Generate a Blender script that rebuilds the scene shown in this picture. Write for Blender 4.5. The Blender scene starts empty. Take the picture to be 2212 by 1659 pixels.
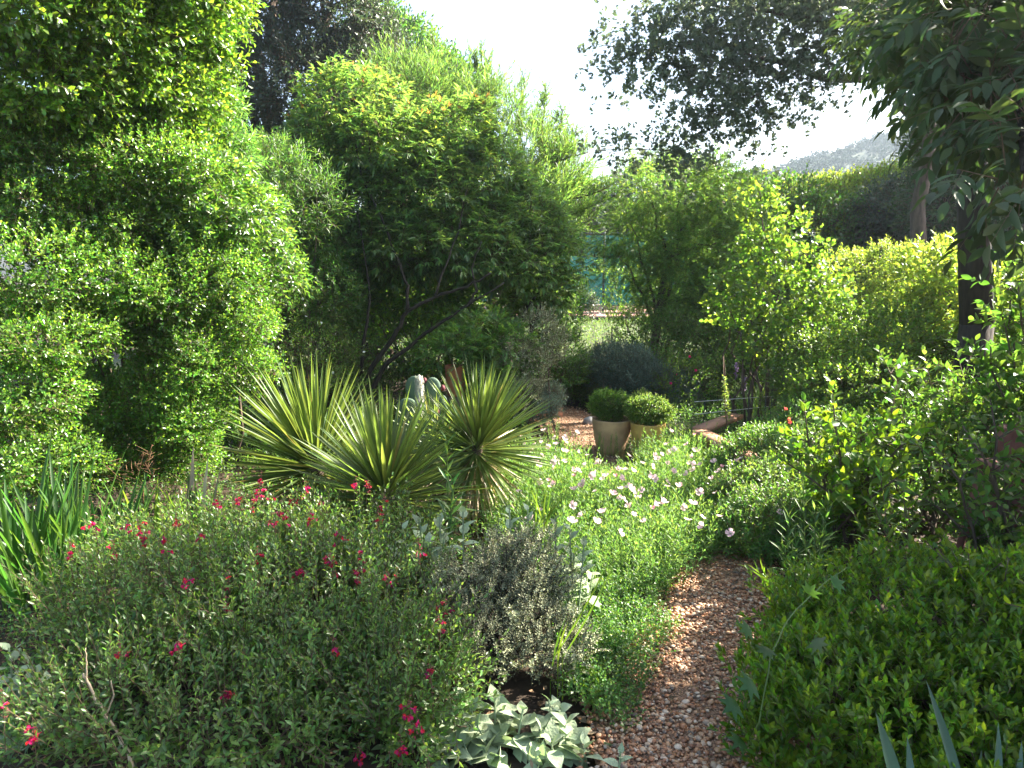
import bpy, math, numpy as np
from mathutils import Vector

# ------------------------------------------------------------------ camera, sky, sun, exposure
S = bpy.context.scene
C = S.collection
F, CX, CY, CAMZ = 1475.0, 1106.0, 829.5, 1.65
PITCH = math.atan((829.5 - 594.0) / F)
cd = bpy.data.cameras.new("camera"); cam = bpy.data.objects.new("camera", cd); C.objects.link(cam)
cd.sensor_width = 36; cd.lens = 36 * F / 2212.0; cd.clip_end = 3000; cd.clip_start = .05
cam.location = (0, 0, CAMZ); cam.rotation_euler = (math.radians(90) - PITCH, 0, 0)
S.camera = cam
SUN_AZ, SUN_EL = math.radians(67), math.radians(38)      # azimuth clockwise from +Y
w = bpy.data.worlds.new("World"); S.world = w; w.use_nodes = True
nt = w.node_tree; bg = nt.nodes["Background"]
sky = nt.nodes.new("ShaderNodeTexSky"); sky.sky_type = 'NISHITA'; sky.sun_disc = False
sky.sun_elevation = SUN_EL; sky.sun_rotation = SUN_AZ; sky.dust_density = 3.0; sky.air_density = 1.0
nt.links.new(sky.outputs[0], bg.inputs[0]); bg.inputs[1].default_value = 0.075
sd = bpy.data.lights.new("sun", 'SUN'); sd.energy = 5.0; sd.angle = math.radians(.5); sd.color = (1, .93, .80)
sun = bpy.data.objects.new("sun", sd); C.objects.link(sun)
sv = Vector((math.sin(SUN_AZ) * math.cos(SUN_EL), math.cos(SUN_AZ) * math.cos(SUN_EL), math.sin(SUN_EL)))
sun.rotation_euler = sv.to_track_quat('Z', 'Y').to_euler()
S.view_settings.view_transform = 'Standard'; S.view_settings.look = 'None'
S.view_settings.exposure = 2.75; S.view_settings.gamma = 1.0
S.cycles.max_bounces = 8; S.cycles.diffuse_bounces = 4; S.cycles.glossy_bounces = 2
S.cycles.transmission_bounces = 5; S.cycles.transparent_max_bounces = 4
S.cycles.caustics_reflective = False; S.cycles.caustics_refractive = False
S.cycles.sample_clamp_indirect = 6

R = np.random.default_rng(11)

# ------------------------------------------------------------------ pixel <-> place (2212x1659 grid)
cp, sp = math.cos(PITCH), math.sin(PITCH)
def ray(dx, dy):
    a, b = (dx - CX) / F, (CY - dy) / F
    return np.array([a, cp + b * sp, -sp + b * cp])
def P(dx, dy, Y):
    d = ray(dx, dy); k = Y / d[1]
    return np.array([d[0] * k, Y, CAMZ + d[2] * k])
def G(dx, dy, z=0.0):
    d = ray(dx, dy); k = (z - CAMZ) / d[2]
    return np.array([d[0] * k, d[1] * k, z])

def unit(v):
    v = np.asarray(v, float)
    return v / np.maximum(np.linalg.norm(v, axis=-1, keepdims=True), 1e-9)
def rdir(n): return unit(R.normal(size=(n, 3)))
UP = np.array([0, 0, 1.0])

# ------------------------------------------------------------------ mesh accumulator
class Geo:
    def __init__(s): s.V = []; s.F = []; s.n = 0
    def add(s, V, Fs, mat=0):
        V = np.asarray(V, float).reshape(-1, 3)
        for f in Fs:
            f = np.asarray(f, int)
            if len(f): s.F.append((f + s.n, mat))
        s.V.append(V); s.n += len(V)
    def inst(s, T, pos, yd, hint, L, W, mat=0):
        TV, TF = T; n = len(pos)
        if n == 0: return
        yd = unit(yd); x = unit(np.cross(yd, hint)); z = np.cross(x, yd)
        L = np.broadcast_to(L, (n,)).reshape(n, 1, 1); W = np.broadcast_to(W, (n,)).reshape(n, 1, 1)
        zz = TV[None, :, 2:3] * L + (TV[None, :, 3:4] * W if TV.shape[1] > 3 else 0)
        V = pos[:, None] + x[:, None] * (TV[None, :, 0:1] * W) + yd[:, None] * (TV[None, :, 1:2] * L) + z[:, None] * zz
        off = (np.arange(n) * len(TV))[:, None, None]
        s.add(V, [(np.asarray(f)[None] + off).reshape(-1, len(f[0])) for f in TF], mat)
    def tube(s, pts, rad, sides=5, mat=0):
        pts = np.asarray(pts, float); k = len(pts); rad = np.broadcast_to(rad, (k,))
        t = unit(np.gradient(pts, axis=0)); h = np.where(np.abs(t[:, 2:3]) > .9, [[1., 0, 0]], [[0, 0, 1.]])
        u = unit(np.cross(t, h)); v = np.cross(t, u)
        for i in range(1, k):
            u[i] = unit(u[i - 1] - t[i] * np.dot(u[i - 1], t[i])); v[i] = np.cross(t[i], u[i])
        a = np.arange(sides) * 2 * math.pi / sides
        V = pts[:, None] + rad[:, None, None] * (u[:, None] * np.cos(a)[None, :, None] + v[:, None] * np.sin(a)[None, :, None])
        i = np.arange(k - 1)[:, None] * sides; j = np.arange(sides)[None]; j2 = (j + 1) % sides
        Q = np.stack([i + j, i + j2, i + sides + j2, i + sides + j], -1).reshape(-1, 4)
        s.add(V, [Q, [list(range((k - 1) * sides, k * sides))], [list(range(sides))[::-1]]], mat)
    def sticks(s, a, b, r0, r1, mat=0, bend=0.0):
        n = len(a)
        if n == 0: return
        ang = np.arange(3) * 2.0944
        d = unit(b - a); h = np.where(np.abs(d[:, 2:3]) > .9, [[1., 0, 0]], [[0, 0, 1.]])
        u = unit(np.cross(d, h)); v = np.cross(d, u)
        r0 = np.broadcast_to(r0, (n,)); r1 = np.broadcast_to(r1, (n,))
        ring = u[:, None] * np.cos(ang)[None, :, None] + v[:, None] * np.sin(ang)[None, :, None]
        m = (a + b) / 2 + UP * (np.linalg.norm(b - a, axis=1) * bend)[:, None]
        V = np.concatenate([a[:, None] + ring * r0[:, None, None], m[:, None] + ring * ((r0 + r1) / 2)[:, None, None], b[:, None] + ring * r1[:, None, None]], 1)
        q = np.array([[i, (i + 1) % 3, 3 + (i + 1) % 3, 3 + i] for i in range(3)]); q = np.concatenate([q, q + 3])
        s.add(V, [(q[None] + (np.arange(n) * 9)[:, None, None]).reshape(-1, 4)], mat)
    def box(s, c, sz, mat=0, rz=0.0):
        c = np.asarray(c, float); h = np.asarray(sz, float) / 2
        v = np.array([[x, y, z] for x in (-1, 1) for y in (-1, 1) for z in (-1, 1)], float) * h
        cr, sr = math.cos(rz), math.sin(rz)
        v = np.stack([v[:, 0] * cr - v[:, 1] * sr, v[:, 0] * sr + v[:, 1] * cr, v[:, 2]], 1) + c
        s.add(v, [[[0, 1, 3, 2], [4, 6, 7, 5], [0, 4, 5, 1], [2, 3, 7, 6], [0, 2, 6, 4], [1, 5, 7, 3]]], mat)
    def lathe(s, prof, c, n=40, mat=0):
        a = np.arange(n) * 2 * math.pi / n; p = np.asarray(prof, float); k = len(p)
        V = np.stack([c[0] + p[:, 0:1] * np.cos(a), c[1] + p[:, 0:1] * np.sin(a), c[2] + np.repeat(p[:, 1:2], n, 1)], -1)
        i = np.arange(k - 1)[:, None] * n; j = np.arange(n)[None]; j2 = (j + 1) % n
        s.add(V, [np.stack([i + j, i + j2, i + n + j2, i + n + j], -1).reshape(-1, 4)], mat)
    def build(s, name, mats, parent=None, smooth=False, origin=None):
        me = bpy.data.meshes.new(name)
        V = np.concatenate(s.V) if s.V else np.zeros((0, 3))
        if parent is not None: V = V - np.array(parent.location)
        elif origin is not None: V = V - np.asarray(origin, float)
        me.vertices.add(len(V)); me.vertices.foreach_set("co", V.astype(np.float32).ravel())
        loops = np.concatenate([f.ravel() for f, _ in s.F]); tot = np.concatenate([np.full(len(f), f.shape[1]) for f, _ in s.F])
        mi = np.concatenate([np.full(len(f), m) for f, m in s.F])
        me.loops.add(len(loops)); me.loops.foreach_set("vertex_index", loops.astype(np.int32))
        me.polygons.add(len(tot)); me.polygons.foreach_set("loop_start", np.concatenate([[0], np.cumsum(tot)[:-1]]).astype(np.int32))
        me.polygons.foreach_set("material_index", mi.astype(np.int32))
        if smooth: me.polygons.foreach_set("use_smooth", np.ones(len(tot), bool))
        for m in (mats if isinstance(mats, (list, tuple)) else [mats]): me.materials.append(m)
        me.update(calc_edges=True)
        o = bpy.data.objects.new(name, me); C.objects.link(o)
        if parent is not None: o.parent = parent
        elif origin is not None: o.location = origin
        return o

def tag(o, label=None, cat=None, group=None, kind=None):
    if label: o["label"] = label
    if cat: o["category"] = cat
    if group: o["group"] = group
    if kind: o["kind"] = kind
    return o
def thing(name, label, cat, loc, group=None):
    o = bpy.data.objects.new(name, None); C.objects.link(o); o.location = [float(x) for x in loc]
    o.empty_display_size = .1
    return tag(o, label, cat, group)
def dup(root, loc, rz=0.0, sc=1.0, label=None, skip=()):
    r = root.copy(); C.objects.link(r); r.location = [float(x) for x in loc]; r.rotation_euler = (0, 0, rz); r.scale = (sc,) * 3
    if label: r["label"] = label
    for ch in root.children:
        if ch.name.split('.')[0] in skip: continue
        c = ch.copy(); C.objects.link(c); c.parent = r
    return r

# ------------------------------------------------------------------ materials
def _mat(name):
    m = bpy.data.materials.new(name); m.use_nodes = True
    n = m.node_tree.nodes; return m, n, m.node_tree.links, n["Principled BSDF"], n["Material Output"]
def leafm(name, col, tr=None, rough=.42, spec=.5, var=.35, hue=.03, tf=.42, under=None, bump=0.0):
    m, n, l, b, out = _mat(name)
    geo = n.new("ShaderNodeNewGeometry"); tc = n.new("ShaderNodeTexCoord")
    noi = n.new("ShaderNodeTexNoise"); noi.inputs["Scale"].default_value = 3.0
    l.new(tc.outputs["Object"], noi.inputs["Vector"])
    def hsv(c):
        h = n.new("ShaderNodeHueSaturation"); h.inputs["Color"].default_value = (*c, 1)
        mh = n.new("ShaderNodeMapRange"); mh.inputs[3].default_value = .5 - hue; mh.inputs[4].default_value = .5 + hue
        mv = n.new("ShaderNodeMapRange"); mv.inputs[3].default_value = 1 - var; mv.inputs[4].default_value = 1 + var
        ad = n.new("ShaderNodeMath"); ad.operation = 'MULTIPLY_ADD'; ad.inputs[1].default_value = 7.31; ad.inputs[2].default_value = 0
        fr = n.new("ShaderNodeMath"); fr.operation = 'FRACT'
        l.new(geo.outputs["Random Per Island"], ad.inputs[0]); l.new(ad.outputs[0], fr.inputs[0])
        l.new(fr.outputs[0], mh.inputs[0]); l.new(geo.outputs["Random Per Island"], mv.inputs[0])
        mv2 = n.new("ShaderNodeMapRange"); mv2.inputs[1].default_value = .3; mv2.inputs[2].default_value = .7
        mv2.inputs[3].default_value = .75; mv2.inputs[4].default_value = 1.25
        l.new(noi.outputs[0], mv2.inputs[0])
        mu = n.new("ShaderNodeMath"); mu.operation = 'MULTIPLY'
        l.new(mv.outputs[0], mu.inputs[0]); l.new(mv2.outputs[0], mu.inputs[1])
        l.new(mh.outputs[0], h.inputs["Hue"]); l.new(mu.outputs[0], h.inputs["Value"])
        return h.outputs[0]
    c1 = hsv(col)
    if under is not None:
        mx = n.new("ShaderNodeMix"); mx.data_type = 'RGBA'
        l.new(geo.outputs["Backfacing"], mx.inputs[0]); l.new(c1, mx.inputs[6]); mx.inputs[7].default_value = (*under, 1)
        c1 = mx.outputs[2]
    l.new(c1, b.inputs["Base Color"])
    b.inputs["Roughness"].default_value = rough; b.inputs["Specular IOR Level"].default_value = spec
    if bump:
        nb = n.new("ShaderNodeTexNoise"); nb.inputs["Scale"].default_value = 130; nb.inputs["Detail"].default_value = 3; l.new(tc.outputs["Object"], nb.inputs["Vector"])
        bp = n.new("ShaderNodeBump"); bp.inputs["Strength"].default_value = bump; bp.inputs["Distance"].default_value = .004; l.new(nb.outputs[0], bp.inputs["Height"]); l.new(bp.outputs[0], b.inputs["Normal"])
    t = n.new("ShaderNodeBsdfTranslucent"); tr = tr or (min(col[0] * 2.6, .9), min(col[1] * 2.5, .9), col[2] * 1.1)
    l.new(hsv(tr), t.inputs[0])
    mix = n.new("ShaderNodeMixShader"); mix.inputs[0].default_value = tf
    l.new(b.outputs[0], mix.inputs[1]); l.new(t.outputs[0], mix.inputs[2]); l.new(mix.outputs[0], out.inputs[0])
    return m
def solid(name, col, rough=.8, nscale=0, c2=None, bump=0.0, spec=.3, detail=6, island=False, stretch=None):
    m, n, l, b, out = _mat(name)
    b.inputs["Roughness"].default_value = rough; b.inputs["Specular IOR Level"].default_value = spec
    b.inputs["Base Color"].default_value = (*col, 1)
    if nscale:
        tc = n.new("ShaderNodeTexCoord"); noi = n.new("ShaderNodeTexNoise")
        noi.inputs["Scale"].default_value = nscale; noi.inputs["Detail"].default_value = detail
        if stretch:
            mp = n.new("ShaderNodeMapping"); mp.inputs["Scale"].default_value = stretch
            l.new(tc.outputs["Object"], mp.inputs[0]); l.new(mp.outputs[0], noi.inputs["Vector"])
        else: l.new(tc.outputs["Object"], noi.inputs["Vector"])
        cr = n.new("ShaderNodeValToRGB"); cr.color_ramp.elements[0].position = .33; cr.color_ramp.elements[1].position = .67
        cr.color_ramp.elements[0].color = (*col, 1); cr.color_ramp.elements[1].color = (*(c2 or col), 1)
        l.new(noi.outputs[0], cr.inputs[0]); l.new(cr.outputs[0], b.inputs["Base Color"])
        if bump:
            bp = n.new("ShaderNodeBump"); bp.inputs["Strength"].default_value = bump; bp.inputs["Distance"].default_value = .02
            l.new(noi.outputs[0], bp.inputs["Height"]); l.new(bp.outputs[0], b.inputs["Normal"])
    return m
def ramp_island(name, cols, rough=.5, spec=.4):
    m, n, l, b, out = _mat(name)
    geo = n.new("ShaderNodeNewGeometry"); cr = n.new("ShaderNodeValToRGB"); cr.color_ramp.interpolation = 'CONSTANT'
    e = cr.color_ramp.elements
    for i, c in enumerate(cols):
        p = i / len(cols)
        el = e[i] if i < 2 else e.new(p)
        el.position = p; el.color = (*c, 1)
    l.new(geo.outputs["Random Per Island"], cr.inputs[0]); l.new(cr.outputs[0], b.inputs["Base Color"])
    b.inputs["Roughness"].default_value = rough; b.inputs["Specular IOR Level"].default_value = spec
    return m

M = {}
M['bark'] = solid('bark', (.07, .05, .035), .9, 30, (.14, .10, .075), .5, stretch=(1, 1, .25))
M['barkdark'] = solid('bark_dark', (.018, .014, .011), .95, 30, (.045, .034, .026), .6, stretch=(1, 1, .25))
M['barkred'] = solid('bark_reddish', (.10, .05, .03), .85, 25, (.16, .09, .06), .4)
M['twig'] = solid('twig', (.10, .07, .04), .85, 40, (.17, .11, .07))
M['twigpale'] = solid('twig_pale', (.40, .30, .19), .8, 40, (.55, .43, .30))
M['stemg'] = leafm('stem_green', (.10, .17, .04), rough=.5, tf=.15)
M['soil'] = solid('soil', (.022, .015, .010), .95, 14, (.06, .04, .025), .8)

# ------------------------------------------------------------------ leaf shapes
def leafT(widths, fold=.18, curl=.0, seg=None):
    """outline by half widths at t=1/(k+1).. ; folded along the midrib"""
    k = len(widths); ts = [(i + 1) / (k + 1) for i in range(k)]
    V = [(0, 0, 0, 0)]
    for t, h in zip(ts, widths):
        zc = -curl * t * t
        V += [(-h, t, zc, fold * h * 2), (0, t, zc, 0), (h, t, zc, fold * h * 2)]
    V.append((0, 1, -curl, 0)); e = len(V) - 1
    tri = [[0, 2, 1], [0, 3, 2], [e, 3 * k - 2, 3 * k - 1], [e, 3 * k - 1, 3 * k]]; quad = []
    for i in range(k - 1):
        a = 1 + 3 * i; b = a + 3
        quad += [[a, a + 1, b + 1, b], [a + 1, a + 2, b + 2, b + 1]]
    return np.array(V, float), ([tri, quad] if quad else [tri])
T_OV = leafT([.42, .42], .25, .12)          # oval
T_LAN = leafT([.45, .3], .25, .18)          # lance
T_OBO = leafT([.26, .5], .2, .1)           # broad towards the tip
T_BIG = leafT([.36, .5, .47, .27], .16, .14) # large near leaf
T_SIM = (np.array([(0, 0, 0), (-.5, .5, .06), (0, 1, -.05), (.5, .5, .06)]), [[[0, 3, 2, 1]]])
def bladeT(k=6, arch=.12, fold=.3, prof=None):
    W = [.32 + .68 * math.sin(min(1, (i + 1) / (k + 1) * 1.9) * math.pi / 2) if (i + 1) / (k + 1) < .55 else max(.0, 1 - (((i + 1) / (k + 1) - .5) / .5) ** 1.7) for i in range(k)]
    if prof: W = prof
    return leafT([.5 * a for a in W], fold, arch)
T_BLADE = bladeT(6, .10, .25)
T_BLADE_S = bladeT(5, .02, .3)
T_WOOL = leafT([.33, .46, .5, .44, .31, .17], .08, .34)
T_ARCH = bladeT(7, .55, .2)
def starT():
    V = [(0, 0, 0)]; tips = [(-150, .42), (-95, .75), (-48, .9), (0, 1.0), (48, .9), (95, .75), (150, .42)]
    for i, (a, r) in enumerate(tips):
        a = math.radians(a); V.append((math.sin(a) * r, .45 + math.cos(a) * r * .6, -.08 * r))
        if i < 6:
            a2 = math.radians((tips[i][0] + tips[i + 1][0]) / 2); V.append((math.sin(a2) * .38, .45 + math.cos(a2) * .25, 0))
    c = len(V); V.append((0, .42, .03)); n = c - 1
    return np.array([(x * .6, y * .62, z) for x, y, z in V], float), [[[c, i + 1, i] for i in range(1, n)] + [[c, 1, n]]]
T_STAR = starT()
def flat_petals(k, w=.5, cup=.35):
    V = [(0, 0, 0)]; Fq = []
    for i in range(k):
        a = 2 * math.pi * i / k
        def pt(r, da, z): return (math.sin(a + da) * r, math.cos(a + da) * r, z)
        b = len(V)
        V += [pt(.55, -w, cup * .45), pt(.95, -w * .75, cup), pt(1.0, 0, cup * 1.05), pt(.95, w * .75, cup), pt(.55, w, cup * .45), pt(.5, 0, cup * .3)]
        Fq += [[0, b + 5, b, b], ]
        Fq.pop(); 
        Fq += [[0, b + 5, b], [0, b + 4, b + 5], [b, b + 5, b + 1], [b + 5, b + 2, b + 1], [b + 5, b + 3, b + 2], [b + 5, b + 4, b + 3]]
    return np.array(V, float), [Fq]

# ------------------------------------------------------------------ growing
def lobe(dx, dy, Y, rx, ry, rd=None):
    c = P(dx, dy, Y); k = Y / F
    return (c, np.array([rx * k, rd if rd else rx * k * .9, ry * k]))
def sub(lobes, k, rel=.5, keep=True):
    out = list(lobes) if keep else []
    for c, r in lobes:
        for _ in range(k):
            d = rdir(1)[0]; s = rel * R.uniform(.7, 1.25)
            out.append((c + d * r * R.uniform(.6, .95), r * s))
    return out
def sample(lobes, n, inner=.72, pw=2.0, back=.45, zmin=.03, reject=.72):
    Cc = np.array([c for c, _ in lobes]); Rr = np.array([r for _, r in lobes])
    area = (Rr[:, 0] * Rr[:, 1] + Rr[:, 1] * Rr[:, 2] + Rr[:, 0] * Rr[:, 2]); pr = area / area.sum()
    m = int(n * 1.6); i = R.choice(len(lobes), m, p=pr); d = rdir(m)
    if pw != 2.0: d = d / (np.abs(d) ** pw).sum(1, keepdims=True) ** (1 / pw)
    f = R.uniform(inner, 1.0, m) ** .6 * (1 + .10 * np.sin(d[:, 0] * 7 + i) * np.sin(d[:, 2] * 6 + 2 * i)) * R.normal(1, .05, m)
    p = Cc[i] + d * Rr[i] * f[:, None]; nr = unit(d / Rr[i])
    ok = p[:, 2] > zmin
    ok &= (nr[:, 1] < .35) | (R.random(m) < back)
    for k in range(len(lobes)):
        q = (((p - Cc[k]) / (Rr[k] * reject)) ** 2).sum(1)
        ok &= (q > 1) | (i == k)
    p, nr = p[ok], nr[ok]
    return p[:n], nr[:n]
def spread(P0, D, L, m, ang=55, mode='spiral', droop=0.0, t0=.12, jit=.18, taper=.6, side=None):
    """points + directions of m leaves on each of n shoots"""
    n = len(P0); D = unit(D); L = np.broadcast_to(L, (n,))[:, None]
    h = unit(np.cross(D, np.where(np.abs(D[:, 2:3]) > .95, [[1., 0, 0]], [[0, 0, 1.]]))) if side is None else side
    v = np.cross(D, h); ph = R.uniform(0, 6.28, n)
    out = []
    for j in range(m):
        t = t0 + (1 - t0) * (j + .7) / m
        pos = P0 + D * L * t - UP * droop * L * t * t; ax = unit(D - UP * 2 * droop * t)
        if mode == 'spiral': az = ph + j * 2.4
        elif mode == 'opp': az = ph + (j // 2) * 1.57 + (j % 2) * 3.14159
        else: az = np.full(n, (j % 2) * 3.14159)
        rad = h * np.cos(az)[:, None] + v * np.sin(az)[:, None]
        a = math.radians(ang) * (1 - taper * t * t) * (1 + R.normal(0, jit, n)); ca, sa = np.cos(a)[:, None], np.sin(a)[:, None]
        ld = unit(ax * ca + rad * sa + R.normal(0, .08, (n, 3))); hn = ax * sa - rad * ca
        out.append((pos, ld, hn, np.full(n, t)))
    return [np.concatenate([o[k] for o in out]) for k in range(4)]
def grow(g, P0, D, L, m, lL, lW, T, ang=55, mode='spiral', droop=0., up=.35, mat=0, tipmat=None, stem=None, smat=1, sr=.0015, jit=.18, size_tip=.65):
    n = len(P0); L = np.broadcast_to(L, (n,)) * R.uniform(.7, 1.25, n)
    pos, ld, hn, t = spread(P0, D, L, m, ang, mode, droop, jit=jit)
    sc = (1 - (1 - size_tip) * t) * R.uniform(.75, 1.2, len(t))
    hn = unit(hn + UP * up + R.normal(0, .25, hn.shape))
    if tipmat is None: g.inst(T, pos, ld, hn, lL * sc, lW * sc, mat)
    else:
        k = t > .8; g.inst(T, pos[~k], ld[~k], hn[~k], (lL * sc)[~k], (lW * sc)[~k], mat); g.inst(T, pos[k], ld[k], hn[k], (lL * sc)[k], (lW * sc)[k], tipmat)
    if stem is not None:
        stem.sticks(P0, P0 + unit(D) * L[:, None] - UP * droop * L[:, None], sr, sr * .5, smat)
def pinnate(g, P0, D, L, pairs, lL, lW, T, mat=0, droop=.25, ang=62, rachis=True, rmat=1):
    n = len(P0); D = unit(D); L = np.broadcast_to(L, (n,)) * R.uniform(.75, 1.2, n)
    hs = unit(np.cross(D, UP + R.normal(0, .35, (n, 3)))); nrm = np.cross(hs, D)
    for j in range(pairs * 2 + 1):
        t = .25 + .75 * (j // 2) / pairs; ax = unit(D - UP * 2 * droop * t)
        pos = P0 + D * (L * t)[:, None] - UP * (droop * L * t * t)[:, None]
        s = 0 if j == pairs * 2 else (1 if j % 2 else -1)
        if s == 0: ld = ax
        else:
            a = math.radians(ang) * (1 - .3 * t); ld = ax * math.cos(a) + hs * s * math.sin(a)
        ld = unit(ld - UP * .15 + R.normal(0, .07, (n, 3)))
        sc = R.uniform(.85, 1.15, n) * (1 - .35 * abs(t - .5))
        g.inst(T, pos, ld, nrm + UP * .2 + R.normal(0, .12, (n, 3)), lL * sc, lW * sc, mat)
    if rachis: g.sticks(P0, P0 + D * L[:, None] - UP * (droop * L)[:, None], .0016, .0008, rmat, bend=.03)
def palmate(g, P0, D, L, k, lL, lW, T, mat=0, droop=.35):
    n = len(P0); D = unit(D); c = P0 + D * np.broadcast_to(L, (n,))[:, None]; hs = unit(np.cross(D, UP)); g.sticks(P0, c, .0016, .001, 1)
    for j in range(k):
        a = math.radians(-72 + 144 * j / (k - 1)); ld = D * math.cos(a) + hs * math.sin(a) - UP * droop + R.normal(0, .1, (n, 3))
        sc = R.uniform(.8, 1.15, n) * (1 - .25 * abs(a))
        g.inst(T, c, unit(ld), UP + D * .3 + R.normal(0, .25, (n, 3)), lL * sc, lW * sc, mat)
def curve(a, b, k=6, sag=0.0, wob=.03):
    a, b = np.asarray(a, float), np.asarray(b, float); t = np.linspace(0, 1, k)[:, None]; L = np.linalg.norm(b - a)
    p = a + (b - a) * t; p += UP * (np.sin(t * math.pi) * sag * L); w_ = R.normal(0, wob * L, (k, 3)); w_[0] = 0; w_[-1] = 0
    return p + w_
def limbs(base, lobes, r0=.03, sides=5, twigs=0, spread_=.1, sag=.08, r1=.35):
    g = Geo(); base = np.asarray(base, float)
    for c, r in lobes:
        b0 = base + np.array([R.normal(0, spread_), R.normal(0, spread_), 0]); b0[2] = -.03
        g.tube(curve(b0, c, 7, sag), np.linspace(r0, r0 * r1, 7), sides)
        if twigs:
            d = rdir(twigs); g.sticks(np.repeat(c[None], twigs, 0), c + d * r * .9, r0 * r1 * .8, r0 * .08, 0, bend=.05)
    return g
def outdir(nr, up=.5, rnd=.5, sunb=.15):
    return unit(nr + UP * up + np.array([sv.x, sv.y, sv.z]) * sunb + R.normal(0, rnd, nr.shape))

def bush(name, label, cat, lobes, n, lmat, T, lL, lW, sh=.12, m=6, base=None, up=.5, rnd=.45, ang=55, mode='spiral', upn=.35, tip=None,
         inner=.7, r0=.02, twigs=0, group=None, pw=2.0, droop=0., back=.45, cname='foliage', tname='stems', nl=None, bark='bark', sr=.002, kind='leaf', pk=None, tr=None, sunb=.15, zmin=.03):
    if base is None:
        cc = np.mean([c for c, _ in lobes], 0); base = np.array([cc[0], cc[1], 0])
    o = thing(name, label, cat, (base[0], base[1], 0), group)
    g = Geo(); p, nr = sample(lobes, n, inner, pw, back, zmin=zmin); D = outdir(nr, up, rnd, sunb)
    mats = [lmat, M['twig']] + ([tip] if tip else [])
    if kind == 'leaf': grow(g, p, D, sh, m, lL, lW, T, ang, mode, droop, upn, 0, 2 if tip else None, g, 1, sr)
    elif kind == 'pinnate':
        pos, ld, hn, t = spread(p, D, sh, m, 55, 'spiral'); g.sticks(p, p + D * sh, sr, sr * .5, 1)
        pinnate(g, pos, ld, pk[0], pk[1], lL, lW, T, 0, pk[2])
    elif kind == 'palmate':
        pos, ld, hn, t = spread(p, D, sh, m, 60, 'spiral'); g.sticks(p, p + D * sh, sr, sr * .5, 1)
        if tip:
            k = (t > .8) & (R.random(len(t)) < .5); palmate(g, pos[k], ld[k], pk[0] * .6, pk[1], lL * .7, lW * .7, T, 2, -.2); pos, ld = pos[~k], ld[~k]
        palmate(g, pos, ld, pk[0], pk[1], lL, lW, T, 0, pk[2])
    g.build(cname, mats, o)
    lb = lobes if nl is None else [lobes[i] for i in R.choice(len(lobes), min(nl, len(lobes)), replace=False)]
    limbs(base, lb, r0, 5, twigs).build(tname, M[bark], o, smooth=True)
    return o

# ------------------------------------------------------------------ ground, path, court, hill
def sheet(name, x0, x1, y0, y1, nx, ny, zf, mat, kind='structure'):
    xs = np.linspace(x0, x1, nx); ys = np.linspace(y0, y1, ny); X, Y = np.meshgrid(xs, ys)
    Z = zf(X, Y); V = np.stack([X, Y, Z], -1).reshape(-1, 3)
    i = np.arange(ny - 1)[:, None] * nx + np.arange(nx - 1)[None]
    g = Geo(); g.add(V, [np.stack([i, i + 1, i + nx + 1, i + nx], -1).reshape(-1, 4)])
    return tag(g.build(name, mat, smooth=True), kind=kind)
def nz(X, Y, s, seed=0):
    return (np.sin(X * s + seed) * np.cos(Y * s * 1.3 + seed * 2) + .5 * np.sin(X * s * 2.3 + Y * s * 1.7 + seed * 3) + .3 * np.sin(X * s * 5.1 - Y * s * 4.3)) / 1.8
sheet('ground', -600, 600, -40, 900, 80, 80, lambda X, Y: X * 0 - .03, M['soil'])
M['lawn'] = solid('lawn', (.030, .048, .014), .9, 3, (.085, .095, .032), .5, detail=10)
sheet('lawn', -8, 14, 11.5, 24.6, 40, 40, lambda X, Y: -.02 + .02 * nz(X, Y, 2), M['lawn'])
# path: centre line by (x, y, half width)
PATH = np.array([(.70, 1.3, .40), (.69, 1.9, .38), (.71, 2.3, .36), (.81, 2.75, .32), (.97, 3.2, .29), (1.17, 3.65, .26), (1.18, 4.2, .20), (1.02, 5.0, .2), (.84, 5.8, .22), (.80, 6.5, .26), (.70, 7.4, .35), (.45, 8.1, .4), (-.2, 8.5, .4), (-1.2, 8.8, .4)])
def path_w(x, y):
    t = np.linspace(0, len(PATH) - 1, 120); i = np.clip(t.astype(int), 0, len(PATH) - 2); f = (t - i)[:, None]
    q = PATH[i] * (1 - f) + PATH[i + 1] * f
    d = np.sqrt((x[:, None] - q[None, :, 0]) ** 2 + (y[:, None] - q[None, :, 1]) ** 2) - q[None, :, 2]
    return d.min(1)
t = np.linspace(0, len(PATH) - 1, 80); i = np.clip(t.astype(int), 0, len(PATH) - 2); f = (t - i)[:, None]; q = PATH[i] * (1 - f) + PATH[i + 1] * f
tg = unit(np.gradient(q[:, :2], axis=0)); nn = np.stack([tg[:, 1], -tg[:, 0]], 1)
g = Geo(); cols = []
for a in np.linspace(-1, 1, 9):
    e = q[:, :2] + nn * (q[:, 2:3] * 1.12 * a); e = e + (R.normal(0, .012, e.shape) if abs(a) == 1 else 0)
    cols.append(np.concatenate([e, np.full((80, 1), .004) + (1 - a * a) * .012], 1))
V = np.stack(cols, 1).reshape(-1, 3); ii = np.arange(79)[:, None] * 9 + np.arange(8)[None]
g.add(V, [np.stack([ii, ii + 1, ii + 10, ii + 9], -1).reshape(-1, 4)])
M['gravel'] = solid('gravel', (.12, .065, .035), .8, 120, (.40, .24, .14), 1.0, detail=3)
tag(g.build('path', M['gravel'], smooth=True), kind='structure')
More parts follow.
